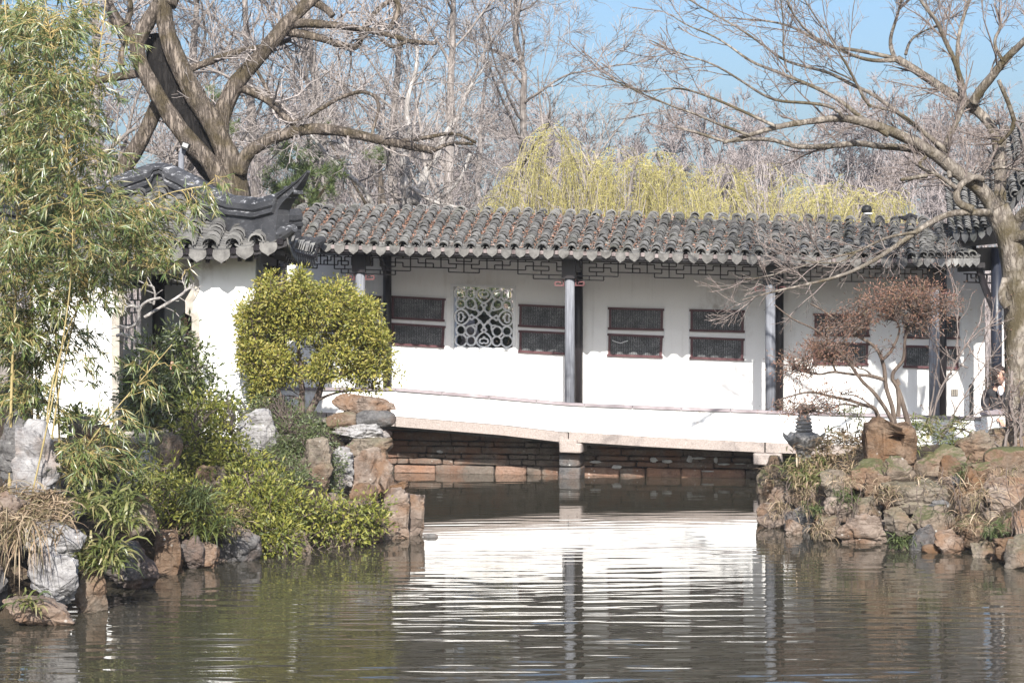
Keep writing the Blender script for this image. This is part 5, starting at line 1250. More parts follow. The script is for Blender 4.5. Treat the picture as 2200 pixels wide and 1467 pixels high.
# --- pines
M['pine'] = mat_leaf('pine_needles', [(.05, .085, .022), (.10, .14, .038), (.15, .18, .055)], .15, .5, .05)
def pine(lab, Y, base, blobs, seed, n):
    r = np.random.default_rng(seed); o = thing('pine_tree', (W(base, 0, Y)[0], Y, .8), lab, 'tree'); tb = MB(); nb = MB(); b0 = np.array([W(base, 0, Y)[0], Y, .8])
    top = W(blobs[0][0], blobs[0][1], Y); tb.tube(resample_n(smooth_line([b0, b0*.5+top*.5+[.2, 0, 0], top]), 20), np.linspace(.14, .03, 20), 8, noise=.2, seed=seed)
    C = []
    for px, py, rx, ry in blobs:
        m = max(6, int(n*rx*ry/2500)); u = r.normal(0, 1, (m, 3)); u /= np.linalg.norm(u, axis=1, keepdims=True); u *= r.uniform(.3, 1, m)[:, None]**.5
        c = W(px, py, Y)+u*np.array([rx/F*Y, .6, ry/F*Y]); C.append(c); tb.tube(np.array([b0*.3+top*.7, W(px, py, Y)]), [.04, .015], 5)
    C = np.vstack(C); m = 46; idx = np.repeat(np.arange(len(C)), m); D = r.normal(0, 1, (len(idx), 3)); D[:, 2] += .7
    nb.leaves(C[idx], D, r.normal(0, 1, (len(idx), 3)), r.uniform(.10, .20, len(idx)), .009, .0)
    tb.build('trunk', M['bark_old'], o, smooth=True); nb.build('crown', M['pine'], o)
pine('dark green pine between the old hollow tree and the corridor roof', 36.5, 640, [(640, 335, 60, 35), (610, 385, 55, 45), (680, 400, 55, 45), (640, 420, 60, 30), (590, 420, 40, 30), (720, 370, 30, 25)], 71, 42)
pine('small pine tuft showing between the limbs of the hollow tree', 39, 470, [(455, 205, 32, 18), (490, 270, 24, 22)], 72, 40)
pine('pine clump behind the long low limb of the hollow tree', 40, 815, [(815, 335, 32, 22), (690, 275, 22, 14)], 73, 34)
# ================================================================ shrubs, bamboo, ground cover
def blob_points(r, blobs, n, shell=2.2):
    """n points in ellipsoids (px, py, rx, ry, Y, dY[, weight])"""
    w = np.array([(b[6] if len(b) > 6 else 1)*b[2]*b[3] for b in blobs]); c = r.choice(len(blobs), n, p=w/w.sum())
    u = r.normal(0, 1, (n, 3)); u /= np.linalg.norm(u, axis=1, keepdims=True); u *= (r.uniform(0, 1, n)**(1/shell)*(1+.22*np.abs(r.normal(0, 1, n))))[:, None]
    B = np.array([b[:6] for b in blobs])[c]; Y = B[:, 4]+u[:, 1]*B[:, 5]
    px = B[:, 0]+u[:, 0]*B[:, 2]; py = B[:, 1]-u[:, 2]*B[:, 3]
    return np.stack([(px-CX)/F*Y, Y, H-(py-PY)/F*Y], 1), u
def connect(r, T, S, k=5, sag=.1, wig=.05):
    """curved twigs from the nearest skeleton point up to each tip"""
    out = np.empty(len(T), int)
    for a in range(0, len(T), 400):
        d = np.linalg.norm(T[a:a+400, None, :]-S[None], axis=2)+np.maximum(0, S[None, :, 2]-T[a:a+400, None, 2])*1.2; out[a:a+400] = d.argmin(1)
    A = S[out]; t = np.linspace(0, 1, k)[None, :, None]; L = np.linalg.norm(T-A, axis=1)[:, None, None]
    P = A[:, None]*(1-t)+T[:, None]*t; P[..., 2] += (np.sin(t[..., 0]*np.pi)*sag*L[..., 0]); P += r.normal(0, wig, P.shape)*L*np.sin(t*np.pi)
    return P
def clump_leaves(mb, r, C, U, m, rc, L, Wd, droop=0., upn=.8, fold=.2, outward=.8, mid=.45):
    idx = np.repeat(np.arange(len(C)), m); n = len(idx); o = r.normal(0, 1, (n, 3)); pos = C[idx]+o*rc*.6
    D = o+U[idx]*outward+r.normal(0, .4, (n, 3)); D[:, 2] -= droop; N = r.normal(0, .7, (n, 3))+U[idx]*.4; N[:, 2] += upn; N[:, 1] -= .35
    mb.leaves(pos, D, N, L*r.lognormal(-.06, .32, n), Wd*r.lognormal(-.06, .28, n), fold, mid)
def shrub(name, lab, base, stems, blobs, seed, ncl, m, rc, L, Wd, leaf, cat='shrub', bark='bark_shrub', droop=0., upn=.8, twig=.004, shell=2.2, sag=.1, group=None, outward=.8, mid=.45):
    r = np.random.default_rng(seed); o = thing(name, base, lab, cat, group); tb = MB(); S = []
    for P, r0, r1 in stems:
        q = resample_n(smooth_line(P, 2), 22); tb.tube(q, np.linspace(r0, r1, 22), 7, noise=.15, seed=seed); S.append(q[4:])
    C, U = blob_points(r, blobs, ncl, shell); S = np.vstack(S)
    sel = r.random(len(C)) < .45; Tm = C[sel]; P1 = connect(r, Tm, S, 6, sag); tb.tubes(P1, np.linspace(twig*1.6, twig*.7, 6)[None]*np.ones((len(P1), 1)), 4)
    S2 = np.vstack([S, P1[:, 2:].reshape(-1, 3)]); P2 = connect(r, C[~sel], S2, 4, sag*.5); tb.tubes(P2, np.linspace(twig, twig*.5, 4)[None]*np.ones((len(P2), 1)), 3)
    tb.build('stems', M[bark], o, smooth=True); lb = MB(); clump_leaves(lb, r, C, U, m, rc, L, Wd, droop, upn, outward=outward, mid=mid); lb.build('foliage', M[leaf], o); return o
M['bark_shrub'] = mat_bark('brown_shrub_bark', (.05, .035, .03), (.17, .135, .115), 14, None, bump=.3)
M['bark_pen'] = mat_bark('pale_azalea_bark', (.05, .036, .03), (.16, .125, .10), 12, None, bump=.5)
M['leaf_box'] = mat_leaf('yellow_green_box_leaves', [(.079, .099, .014), (.210, .215, .032), (.325, .304, .050), (.420, .347, .084), (.147, .163, .024)], .3, .55, .04)
M['leaf_green'] = mat_leaf('mid_green_leaves', [(.043, .064, .015), (.102, .128, .030), (.170, .191, .051), (.076, .102, .024)], .35, .4, .08)
M['leaf_fine'] = mat_leaf('fine_soft_green_leaves', [(.051, .072, .021), (.102, .132, .043), (.153, .174, .064)], .3, .5, .05)
M['leaf_yellow'] = mat_leaf('yellow_green_bank_leaves', [(.053, .072, .011), (.143, .162, .025), (.234, .244, .038), (.324, .296, .058), (.086, .110, .015)], .3, .55, .04)
M['leaf_bamboo'] = mat_leaf('bamboo_leaves', [(.048, .084, .019), (.106, .154, .040), (.158, .202, .057), (.229, .246, .079), (.299, .238, .097), (.079, .123, .031)], .4, .4, .07)
M['leaf_pine2'] = mat_leaf('dark_evergreen_leaves', [(.012, .02, .008), (.03, .045, .014), (.05, .065, .02)], .2, .4, .05)
M['leaf_dwarf'] = mat_leaf('dwarf_bamboo_leaves', [(.064, .085, .019), (.128, .149, .038), (.196, .204, .064), (.340, .281, .136)], .3, .35, .10)
M['leaf_dry'] = mat_leaf('dry_straw_leaves', [(.17, .115, .07), (.30, .215, .135), (.40, .31, .21), (.10, .095, .03), (.24, .17, .10)], .2, .6, .04)
M['leaf_rust'] = mat_leaf('rusty_azalea_leaves', [(.11, .052, .038), (.215, .11, .075), (.29, .16, .11), (.17, .095, .06), (.14, .11, .05)], .25, .6, .03)
M['culm'] = mat_simple('golden_bamboo_culm', (.20, .155, .06), (.36, .29, .14), 6, .45, .2, .003, (1, 1, .3), .4)
M['bbranch'] = mat_simple('tan_bamboo_branches', (.30, .22, .08), (.42, .33, .14), 8, .6, 0)

def z6(x, y): return (500+x/4.313, 560+y/4.313)
def zb(lst, Y, dY, k=4.313, ox=500, oy=560): return [(ox+b[0]/k, oy+b[1]/k, b[2]/k, b[3]/k, Y+(b[4] if len(b) > 4 else 0), dY, b[5] if len(b) > 5 else 1) for b in lst]
YA = 25.55
st = lambda pts, Y, r0, r1: (np.array([W(x, y, Y+(d[0] if d else 0)) for x, y, *d in pts]), r0, r1)
shrub('box_shrub', 'rounded yellow green evergreen shrub with gaps in front of the corridor left end', W(655, 892, YA),
      [st([z6(640, 1420), z6(640, 1250), z6(650, 1150), z6(560, 950), z6(450, 760)], YA, .045, .015), st([z6(700, 1420), z6(790, 1260), z6(830, 1130), z6(850, 900), z6(950, 700), z6(1000, 500)], YA, .05, .014),
       st([z6(790, 1290), z6(920, 1230), z6(1100, 1200), z6(1280, 1180)], YA, .018, .008), st([z6(830, 1130), z6(950, 1060), z6(1200, 1000), z6(1330, 900)], YA, .03, .01), st([z6(650, 1100), z6(600, 800), z6(620, 500), z6(600, 300)], YA, .03, .01), st([z6(440, 1400), z6(450, 1250), z6(350, 1050), z6(220, 800), z6(180, 600)], YA-.2, .03, .01)],
      zb([(340, 240, 110, 110), (620, 190, 70, 90, 0, 1.6), (560, 370, 290, 130), (950, 320, 150, 120), (1200, 450, 120, 100), (250, 480, 150, 160), (110, 560, 60, 170, 0, .7), (700, 500, 430, 110, 0, .5), (1130, 610, 200, 120), (190, 800, 110, 190), (420, 930, 130, 170), (290, 1090, 140, 130), (1010, 830, 260, 100), (1350, 880, 90, 210), (1150, 1010, 240, 90), (800, 1020, 150, 80), (1180, 1170, 230, 40, 0, .6), (320, 1240, 100, 70), (650, 650, 260, 80, 0, .8), (1250, 720, 120, 90), (560, 1040, 120, 90, 0, .7), (100, 880, 50, 170, 0, .6), (1520, 1080, 50, 60, 0, .25)], YA, .50),
      101, 1550, 24, .075, .046, .023, 'leaf_box', upn=1.0)
YB = 22.6
shrub('sasanqua_shrub', 'dark green leafy shrub growing before the vase shaped doorway', W(370, 960, YB), [st([(380, 985), (370, 900), (345, 830), (330, 760)], YB, .03, .01), st([(385, 985), (410, 900), (430, 820), (410, 740)], YB, .025, .008), st([(390, 985), (440, 940), (480, 900)], YB, .02, .008)],
      [(385, 735, 38, 42, YB, .4), (330, 790, 62, 55, YB, .5), (410, 800, 45, 70, YB, .5), (300, 850, 48, 50, YB, .4), (360, 870, 75, 60, YB, .5), (440, 880, 55, 55, YB, .45, .8), (430, 830, 30, 40, YB, .3, .5)], 102, 520, 11, .085, .075, .026, 'leaf_green', droop=.2)
YC2 = 21.4
shrub('climbing_shrub', 'yellow green climbing shrub over the stones left of the upright block', W(450, 1040, YC2), [st([(450, 1060), (440, 990), (420, 930)], YC2, .03, .01), st([(455, 1060), (490, 990), (500, 930)], YC2, .028, .01), st([(450, 1060), (400, 1000), (380, 960)], YC2, .02, .008)],
      [(450, 900, 75, 45, YC2+.6, .4), (420, 950, 60, 50, YC2, .4), (485, 960, 45, 50, YC2, .4), (440, 1010, 85, 45, YC2-.1, .4), (510, 1010, 55, 55, YC2-.2, .4), (400, 1050, 60, 40, YC2-.3, .4), (480, 1070, 60, 40, YC2-.4, .4)], 103, 560, 13, .07, .055, .022, 'leaf_yellow')
YD = 23.6
shrub('fine_leaved_shrub', 'soft fine leaved green shrub beneath the round evergreen at the bridge end', W(650, 1030, YD), [st([(660, 1050), (650, 980), (620, 920)], YD, .022, .007), st([(665, 1050), (700, 1000), (720, 960)], YD, .018, .006)],
      [(650, 945, 70, 45, YD, .45), (690, 985, 45, 45, YD, .4), (605, 915, 45, 35, YD+.5, .4), (640, 900, 45, 25, YD+.7, .35), (705, 1035, 32, 45, YD-.2, .3), (615, 975, 45, 35, YD, .4), (575, 880, 35, 30, YD+1, .35)], 104, 1000, 12, .06, .036, .014, 'leaf_fine')
YE = 20.3
shrub('bank_shrub', 'bright yellow green shrub hanging over the water on the left bank', W(560, 1130, YE+.4), [st([(560, 1150), (550, 1080), (530, 1030)], YE+.3, .025, .008), st([(570, 1150), (620, 1120), (680, 1100)], YE+.2, .02, .007), st([(560, 1150), (590, 1180), (600, 1195)], YE-.1, .015, .006)],
      [(560, 1060, 75, 50, YE+.5, .5), (612, 1105, 55, 40, YE+.3, .4), (540, 1110, 62, 45, YE+.1, .45), (590, 1150, 65, 34, YE-.1, .4), (585, 1185, 40, 22, YE-.2, .3), (500, 1090, 40, 40, YE, .4, .8)], 105, 620, 14, .075, .052, .022, 'leaf_yellow')
YF = 20.9
shrub('trailing_shrub', 'sparse yellow leaved shrub trailing arched twigs by the bank tip', W(740, 1130, YF), [st([(690, 1150), (720, 1110), (760, 1100), (800, 1130), (805, 1200)], YF, .012, .004), st([(680, 1150), (740, 1120), (800, 1110), (835, 1150)], YF, .012, .004), st([(700, 1140), (760, 1085), (800, 1080)], YF, .012, .004), st([(650, 1150), (680, 1190), (690, 1215)], YF-.3, .01, .003)],
      [(700, 1105, 50, 40, YF, .35), (765, 1115, 60, 35, YF, .35), (800, 1090, 30, 25, YF+.2, .3), (730, 1150, 60, 25, YF-.1, .3, .6), (810, 1130, 22, 25, YF, .2, .7)], 106, 330, 8, .07, .050, .021, 'leaf_yellow')
YG = 27.2
shrub('low_shrub', 'small green shrub at the foot of the pavilion right corner', W(560, 890, YG-1.5), [st([(565, 905), (560, 870), (545, 840)], YG-1.5, .015, .006)], [(560, 865, 30, 30, YG-1.5, .3), (545, 840, 20, 20, YG-1.5, .3), (595, 880, 30, 20, YG-1.6, .3)], 107, 260, 10, .05, .04, .018, 'leaf_green')
shrub('variegated_shrub', 'pale yellow variegated shrub behind the tall limestone', W(165, 960, 20.4), [st([(170, 965), (165, 930), (160, 900)], 20.4, .012, .005)], [(165, 915, 28, 30, 20.4, .25), (190, 935, 18, 20, 20.4, .2)], 108, 150, 10, .05, .05, .02, 'leaf_yellow')

# pale gnarled tree in front of the doorway
pt = thing('crape_myrtle', W(350, 950, 24.2), 'pale gnarled bare tree branching across the pavilion doorway', 'tree'); YH = 24.2
pl = [([(352, 905), (345, 880), (318, 835), (302, 790), (300, 740), (268, 715), (250, 722)], 8, 3.5, 0, 0), ([(300, 740), (297, 690), (300, 660), (318, 645), (345, 640)], 5, 3, 0, -.2), ([(300, 690), (280, 705), (258, 700)], 4, 2.5, 0, .1), ([(310, 682), (345, 660), (372, 645), (395, 630), (412, 612)], 4, 3, 0, .2), ([(395, 630), (400, 618), (392, 605)], 2.5, 1.5, .2, .2), ([(300, 662), (280, 655), (262, 665)], 4, 2, 0, 0), ([(330, 655), (335, 630), (325, 612)], 3, 2, 0, 0), ([(405, 618), (418, 622)], 3, 2, .2, .2)]
P, R = limb_array(pl, YH, 20); tb = MB()
for i in range(len(P)): tb.tube(P[i], R[i], 8, noise=.2, seed=200+i)
tb.build('trunk', M['bark_pale'], pt, smooth=True); r = np.random.default_rng(5); P1, R1 = children(r, P, np.minimum(R, .012), 6, .3, 1, (30, 70), (.12, .35), 5, .2, .1, .6, .5); tb = MB(); tb.tubes(P1, R1, 4); tb.build('twigs', M['bark_pale'], pt)

# --- tall bamboo of the left foreground: each culm with its own branches and leaves
CUL = [([(128, 905), (118, 760), (125, 560), (165, 360), (200, 200), (222, 60), (232, -60)], 18.8, 4.5, 'golden bamboo culm leaning right behind the tall limestone'),
       ([(62, 1090), (92, 960), (125, 800), (160, 560), (150, 350), (120, 150), (90, -40)], 17.4, 3.4, 'thin pale bamboo culm crossing in front of the tall limestone'),
       ([(130, 1085), (168, 985), (225, 905), (300, 820), (370, 740)], 17.8, 4, 'short slanting yellow bamboo shoot right of the tall limestone'),
       ([(20, 1050), (25, 800), (40, 500), (30, 250), (10, 0)], 18.2, 6, 'upright bamboo culm nearest the left frame edge'),
       ([(-30, 1000), (0, 700), (60, 400), (90, 200), (160, 40), (200, -60)], 19.2, 6, 'bamboo culm bending in from outside the left edge'),
       ([(100, 1000), (150, 700), (220, 520), (330, 420), (440, 400)], 18.4, 4, 'bamboo culm arching low over the pavilion roof'),
       ([(90, 1020), (110, 800), (190, 600), (290, 560), (390, 600)], 18.0, 4, 'bamboo culm drooping before the pavilion wall'),
       ([(40, 1020), (60, 700), (90, 400), (60, 200), (40, -50)], 19.8, 6, 'bamboo culm at the back of the clump near the left edge'),
       ([(80, 1020), (85, 850), (60, 700), (50, 600)], 18.6, 5, 'low bamboo shoot with shaded leaves by the pavilion wall edge')]
BL = [[(200, 110, 95, 110, 18.8, .6, .35), (160, 260, 95, 100, 18.8, .7, .8), (200, 380, 95, 90, 18.7, .6, .7), (120, 420, 90, 100, 18.8, .6)],
      [(110, 120, 100, 110, 17.6, .6), (130, 300, 100, 90, 17.5, .6), (180, 470, 110, 80, 17.4, .5)],
      [(250, 915, 60, 40, 17.8, .4, .5), (330, 800, 60, 50, 17.8, .3, .35), (160, 990, 50, 50, 17.8, .3, .5), (240, 1000, 60, 35, 17.8, .4, .5)],
      [(30, 150, 60, 140, 18.2, .6), (30, 350, 65, 100, 18.2, .6), (35, 560, 75, 100, 18.2, .6), (25, 720, 50, 90, 18.2, .5, .7)],
      [(50, 260, 70, 90, 19.2, .6), (100, 60, 120, 80, 19.2, .6, .8), (80, 450, 80, 90, 19.2, .6)],
      [(330, 480, 100, 50, 18.4, .5), (440, 440, 55, 36, 18.4, .4, .5), (260, 500, 90, 60, 18.4, .5), (365, 395, 40, 25, 18.4, .4, .3), (470, 385, 36, 22, 18.4, .3, .5)],
      [(270, 560, 80, 55, 18, .5), (350, 545, 60, 35, 18, .5, .6), (190, 590, 75, 65, 18, .5), (130, 620, 70, 70, 18, .5), (270, 640, 50, 50, 18, .4, .3), (375, 580, 40, 30, 18, .4, .3)],
      [(80, 320, 90, 120, 19.8, .6), (60, 100, 90, 130, 19.8, .6), (110, 540, 100, 90, 19.8, .6)],
      [(60, 700, 75, 80, 18.6, .5, .9), (150, 720, 65, 70, 18.6, .5, .35), (45, 830, 50, 70, 18.6, .5, .8), (190, 790, 40, 70, 18.6, .4, .25), (110, 850, 60, 60, 18.6, .4, .35)]]
NCL = [135, 170, 70, 260, 160, 85, 110, 190, 190]
for i, ((pts, Y, rp, lab), bl, nc) in enumerate(zip(CUL, BL, NCL)):
    r = np.random.default_rng(400+i); b0 = W(pts[0][0], pts[0][1], Y); b0[2] = max(.3, ground_z(b0[0], Y)-.1); o = thing('bamboo', b0, lab, 'bamboo', 'bamboo clump of the left foreground')
    q = resample_n(smooth_line(np.vstack([[b0], Ws(pts, Y)]), 3), 90); rad = np.interp(np.linspace(0, 1, 90), [0, 1], [rp/F*Y*.62, rp/F*Y*.25]); rad = rad*(1+.25*(np.arange(90) % 9 == 0))
    tb = MB(); tb.tube(q, rad, 9); tb.build('culm', M['culm'], o, smooth=True)
    C, U = blob_points(r, bl, nc, 2.6); P1 = connect(r, C, q[12:], 7, .16, .04); bb = MB(); bb.tubes(P1, np.linspace(.0042, .0014, 7)[None]*np.ones((len(P1), 1)), 4)
    # side twigs near each tip, every twig ends in a fan of drooping leaves
    P2, R2 = children(r, P1, np.full(P1.shape[:2], .0018), 3, .45, 1, (15, 50), (.10, .28), 4, .15, -.05, .9, .6); bb.tubes(P2, lim(R2, .0013), 3); bb.build('branches', M['bbranch'], o)
    tips = np.vstack([P1[:, -1], P2[:, -1]]); dirs = np.vstack([P1[:, -1]-P1[:, -2], P2[:, -1]-P2[:, -2]]); dirs /= np.linalg.norm(dirs, axis=1, keepdims=True)+1e-9
    m = 6; idx = np.repeat(np.arange(len(tips)), m); n = len(idx); D = dirs[idx]*.8+r.normal(0, .5, (n, 3)); D[:, 2] -= .45; pos = tips[idx]-dirs[idx]*r.uniform(0, .08, n)[:, None]
    N = r.normal(0, .5, (n, 3))+np.array([0, -.5, .8]); lb = MB(); lb.leaves(pos, D, N, r.uniform(.06, .145, n), r.uniform(.010, .0175, n), .15, .35); lb.build('foliage', M['leaf_bamboo'], o)

# --- dwarf bamboo, ferns and grasses on the banks
def tuft(name, lab, pts, seed, m, L, Wd, leaf, droop, cat='grass', spread=.5, group=None, fwd=.5, up=.6):
    """blades or leaves springing from root points (px, py, Y)"""
    r = np.random.default_rng(seed); C = np.array([W(*p) for p in pts]); o_base = C.mean(0); o_base[2] = C[:, 2].min(); idx = np.repeat(np.arange(len(C)), m); n = len(idx); k = 5
    d = r.normal(0, spread, (n, 3)); d[:, 1] -= fwd*r.uniform(.2, 1, n); d[:, 2] = r.uniform(.1, up, n); d /= np.linalg.norm(d, axis=1, keepdims=True)
    Ln = r.uniform(L*.5, L*1.2, n); P = [C[idx]+r.normal(0, .03, (n, 3))]
    for j in range(k-1): P.append(P[-1]+d*(Ln/(k-1))[:, None]); d = d.copy(); d[:, 2] -= droop*(j+1)*.5; d /= np.linalg.norm(d, axis=1, keepdims=True)
    P = np.stack(P, 1); T = np.gradient(P, axis=1); side = np.cross(T, np.array([0, 0, 1.])+r.normal(0, .3, (n, 1, 3))); side /= np.linalg.norm(side, axis=2, keepdims=True)+1e-9
    w = (np.array([.45, 1, .95, .6, .05])*1.0)[None, :]*r.uniform(Wd*.6, Wd*1.2, n)[:, None]/2; V = np.stack([P-side*w[..., None], P+side*w[..., None]], 2).reshape(-1, 3)
    b = np.arange(n)[:, None]*(2*k)+np.arange(k-1)[None]*2; q = np.stack([b, b+1, b+3, b+2], -1).reshape(-1, 4); mb = MB(); mb.add(V, q)
    return mb.build(name, M[leaf], None, smooth=True, label=lab, cat=cat, group=group, origin=o_base)
def rpts(seed, x0, y0, x1, y1, Y0, Y1, n):
    r = np.random.default_rng(seed); return [(r.uniform(x0, x1), y, Y0+(Y1-Y0)*(y-y0)/(y1-y0)) for y in r.uniform(y0, y1, n)]
tuft('dwarf_bamboo', 'dwarf bamboo with long leaves spilling over the lower left rocks', rpts(1, 170, 1060, 300, 1130, 17.4, 16.6, 34)+rpts(2, 165, 1170, 260, 1225, 16.5, 16.2, 24), 201, 11, .26, .024, 'leaf_dwarf', .55, 'bamboo', .55)
tuft('dwarf_bamboo', 'shaded dwarf bamboo between limestone and climbing shrub', rpts(3, 170, 960, 330, 1060, 18.6, 17.6, 40), 202, 9, .24, .022, 'leaf_dwarf', .4, 'bamboo', .55)
tuft('dwarf_bamboo', 'short dwarf bamboo on the pink sandstone slab at lower left', rpts(4, 30, 1290, 75, 1300, 15.5, 15.45, 6), 203, 9, .16, .018, 'leaf_dwarf', .55, 'bamboo', .6)
tuft('fern', 'green fern tuft on the shaded bank above the rust brown stone', rpts(5, 395, 1060, 445, 1090, 19.4, 19.1, 9), 204, 26, .26, .012, 'leaf_fine', .5, 'fern', .7)
tuft('fern', 'dark fern hanging under the climbing shrub by the small knobbly stone', rpts(6, 420, 1110, 500, 1150, 19.3, 19.1, 12), 205, 12, .24, .016, 'leaf_green', .6, 'fern', .7)
tuft('dry_straw', 'fallen dry bamboo straw piled beside the tall limestone at the left edge', rpts(7, -20, 1055, 130, 1135, 17.2, 16.2, 120), 206, 14, .22, .012, 'leaf_dry', .30, 'straw', .9, up=.25)
tuft('dry_straw', 'long dry straw stalks hanging down over the dark recess at lower left', rpts(8, 0, 1150, 110, 1180, 16.0, 15.8, 22), 207, 5, .62, .010, 'leaf_dry', .9, 'straw', .25, fwd=.9)
tuft('dwarf_bamboo', 'half dry dwarf bamboo covering the slope left of the rust brown cleft block', rpts(9, 1700, 970, 1860, 1045, 23.6, 22.6, 90)+rpts(19, 1765, 925, 1858, 970, 24.2, 23.6, 50), 208, 10, .20, .017, 'leaf_dry', .45, 'bamboo', .8)
tuft('dwarf_bamboo', 'green dwarf bamboo patch low on the slope left of the cleft block', rpts(10, 1690, 985, 1780, 1040, 23.5, 22.6, 55), 209, 10, .18, .014, 'leaf_dwarf', .4, 'bamboo', .8)
tuft('dwarf_bamboo', 'dwarf bamboo growing behind and right of the cleft block', rpts(11, 1960, 900, 2080, 960, 23.6, 23.2, 40), 210, 11, .22, .017, 'leaf_dwarf', .4, 'bamboo', .8)
tuft('dwarf_bamboo', 'thin dwarf bamboo sprays standing against the white parapet left of the cleft block', rpts(12, 1780, 880, 1860, 930, 24.2, 23.8, 16), 211, 9, .20, .015, 'leaf_dwarf', .25, 'bamboo', .9, up=1.0)
for i, (x0, y0, x1, y1, Y, lab) in enumerate([(1645, 1000, 1690, 1040, 23.9, 'dry grass hanging beside the abutment cap'), (1690, 1060, 1750, 1100, 22.1, 'dry grass tuft over the brown black shaded stone'), (1880, 1040, 1930, 1070, 21.4, 'dead leaf tuft between the tan and the long pale stone'), (1745, 1130, 1775, 1150, 21.3, 'dead leaf tuft by the triangular waterline stone'),
                                            (2060, 1040, 2130, 1075, 20.9, 'long dry grass hanging down the right rockery'), (2060, 1110, 2120, 1140, 20.2, 'brown dead leaf heap low in the right rockery'), (1655, 1080, 1690, 1110, 22.6, 'dry tuft above the cream waterline stone')]):
    tuft('dry_grass', lab, rpts(30+i, x0, y0, x1, y1, Y+.1, Y-.2, 16), 230+i, 6, .20 if i != 4 else .42, .010, 'leaf_dry', .55, 'grass', .6)
for i, (x0, y0, x1, y1, Y, lab) in enumerate([(1920, 1155, 1962, 1172, 20.6, 'bright green fern tuft under the kite shaped stone'), (2120, 1130, 2150, 1150, 19.9, 'small green plant by the mossy round stone'), (1800, 1060, 1830, 1080, 21.6, 'green grass tuft in the middle of the right rockery'), (2050, 1000, 2090, 1020, 21.6, 'grass tuft beside the tall narrow brown stone'), (1730, 1085, 1760, 1110, 22.0, 'green grass below the dwarf bamboo slope')]):
    tuft('fern' if i == 0 else 'grass_tuft', lab, rpts(50+i, x0, y0, x1, y1, Y+.1, Y-.1, 8), 250+i, 18, .16, .010, 'leaf_fine', .5, 'fern' if i == 0 else 'grass', .7)

# --- trained azalea on the right rockery
def z5(*p): return [(1650+x/4.4, 600+y/4.4) for x, y in p]
YP = 23.2
az = thing('azalea', W(1935, 915, YP), 'trained azalea with crooked trunks and rusty brown leaf pads above the right rockery', 'shrub')
pl = [(z5((1200, 1400), (1180, 1200), (1130, 1080), (1105, 960), (1110, 880), (1080, 760), (1050, 680), (1000, 620), (850, 540), (700, 440), (600, 350), (500, 280), (400, 230)), 7.5, 2, 0, .2),
      (z5((1340, 1420), (1280, 1200), (1230, 1020), (1160, 930), (1200, 850), (1280, 780), (1290, 700), (1290, 600), (1310, 500), (1370, 430), (1420, 360)), 8, 2.5, 0, 0),
      (z5((1200, 1380), (1100, 1200), (990, 1050), (900, 980), (830, 880), (770, 790), (700, 700), (600, 620), (500, 500), (380, 440), (230, 380), (60, 240)), 6, 1.5, -.1, -.4),
      (z5((1100, 950), (980, 910), (850, 905), (700, 885), (600, 870), (500, 905), (380, 880), (280, 850)), 5, 2, 0, -.3),
      (z5((1060, 1380), (1040, 1280), (1000, 1200), (900, 1190), (780, 1140), (600, 1110), (450, 1065), (330, 1070), (270, 1090), (180, 1110), (60, 1160)), 6.5, 1.5, -.1, -.4),
      (z5((1240, 1000), (1210, 920), (1240, 1150), (1230, 1300)), 5, 6, 0, 0), (z5((1080, 760), (1150, 700), (1180, 650), (1230, 550), (1250, 450), (1200, 380)), 4.5, 2, 0, .2),
      (z5((1040, 1250), (960, 1180), (860, 1110), (780, 1090), (700, 1090)), 3, 1.2, -.2, -.3), (z5((860, 1200), (700, 1170), (600, 1230), (500, 1260), (420, 1250)), 3, 1.2, -.2, -.5), (z5((640, 870), (600, 780), (640, 700)), 3, 1.5, -.1, -.2), (z5((980, 910), (920, 850), (850, 840)), 2.5, 1.5, 0, -.1)]
P, R = limb_array(pl, YP, 24); R *= .85; tb = MB()
for i in range(len(P)): tb.tube(resample_n(P[i], 40), np.interp(np.linspace(0, 1, 40), np.linspace(0, 1, 24), R[i]), 9, noise=.18, seed=300+i)
tb.build('trunk', M['bark_pen'], az, smooth=True)
def zp(*l): return [(1650+b[0]/4.4, 600+b[1]/4.4, b[2]/4.4, b[3]/4.4, YP+(b[5] if len(b) > 5 else 0), .45, b[4]) for b in l]
bl = zp((1280, 190, 440, 135, .6), (1030, 260, 260, 130, .5), (1560, 250, 260, 140, .45), (1350, 120, 290, 90, .6), (700, 430, 200, 90, .6), (880, 370, 150, 90, .6), (600, 680, 210, 100, 1.0, -.2), (470, 640, 120, 100, .8, -.2), (1480, 400, 270, 90, .35), (270, 820, 200, 110, .8, -.3), (760, 760, 160, 40, .4, -.2), (210, 1230, 190, 60, .9, -.4), (640, 1060, 240, 80, .5, -.3), (440, 1190, 240, 70, .6, -.4), (1120, 640, 110, 50, .4))
r = np.random.default_rng(303); C, U = blob_points(r, bl, 1200, 2.0); S = P[:, 8:].reshape(-1, 3); P1 = connect(r, C[:800], S, 6, .05, .08); tw = MB(); tw.tubes(P1, np.linspace(.006, .002, 6)[None]*np.ones((800, 1)), 4)
P2 = connect(r, C[800:], np.vstack([S, P1[:, 2:].reshape(-1, 3)]), 5, .05, .08); tw.tubes(P2, np.linspace(.0035, .0015, 5)[None]*np.ones((len(P2), 1)), 3); tw.build('twigs', M['bark_shrub'], az)
lb = MB(); clump_leaves(lb, r, C, U, 9, .085, .034, .010, 0, .5); lb.build('foliage', M['leaf_rust'], az)

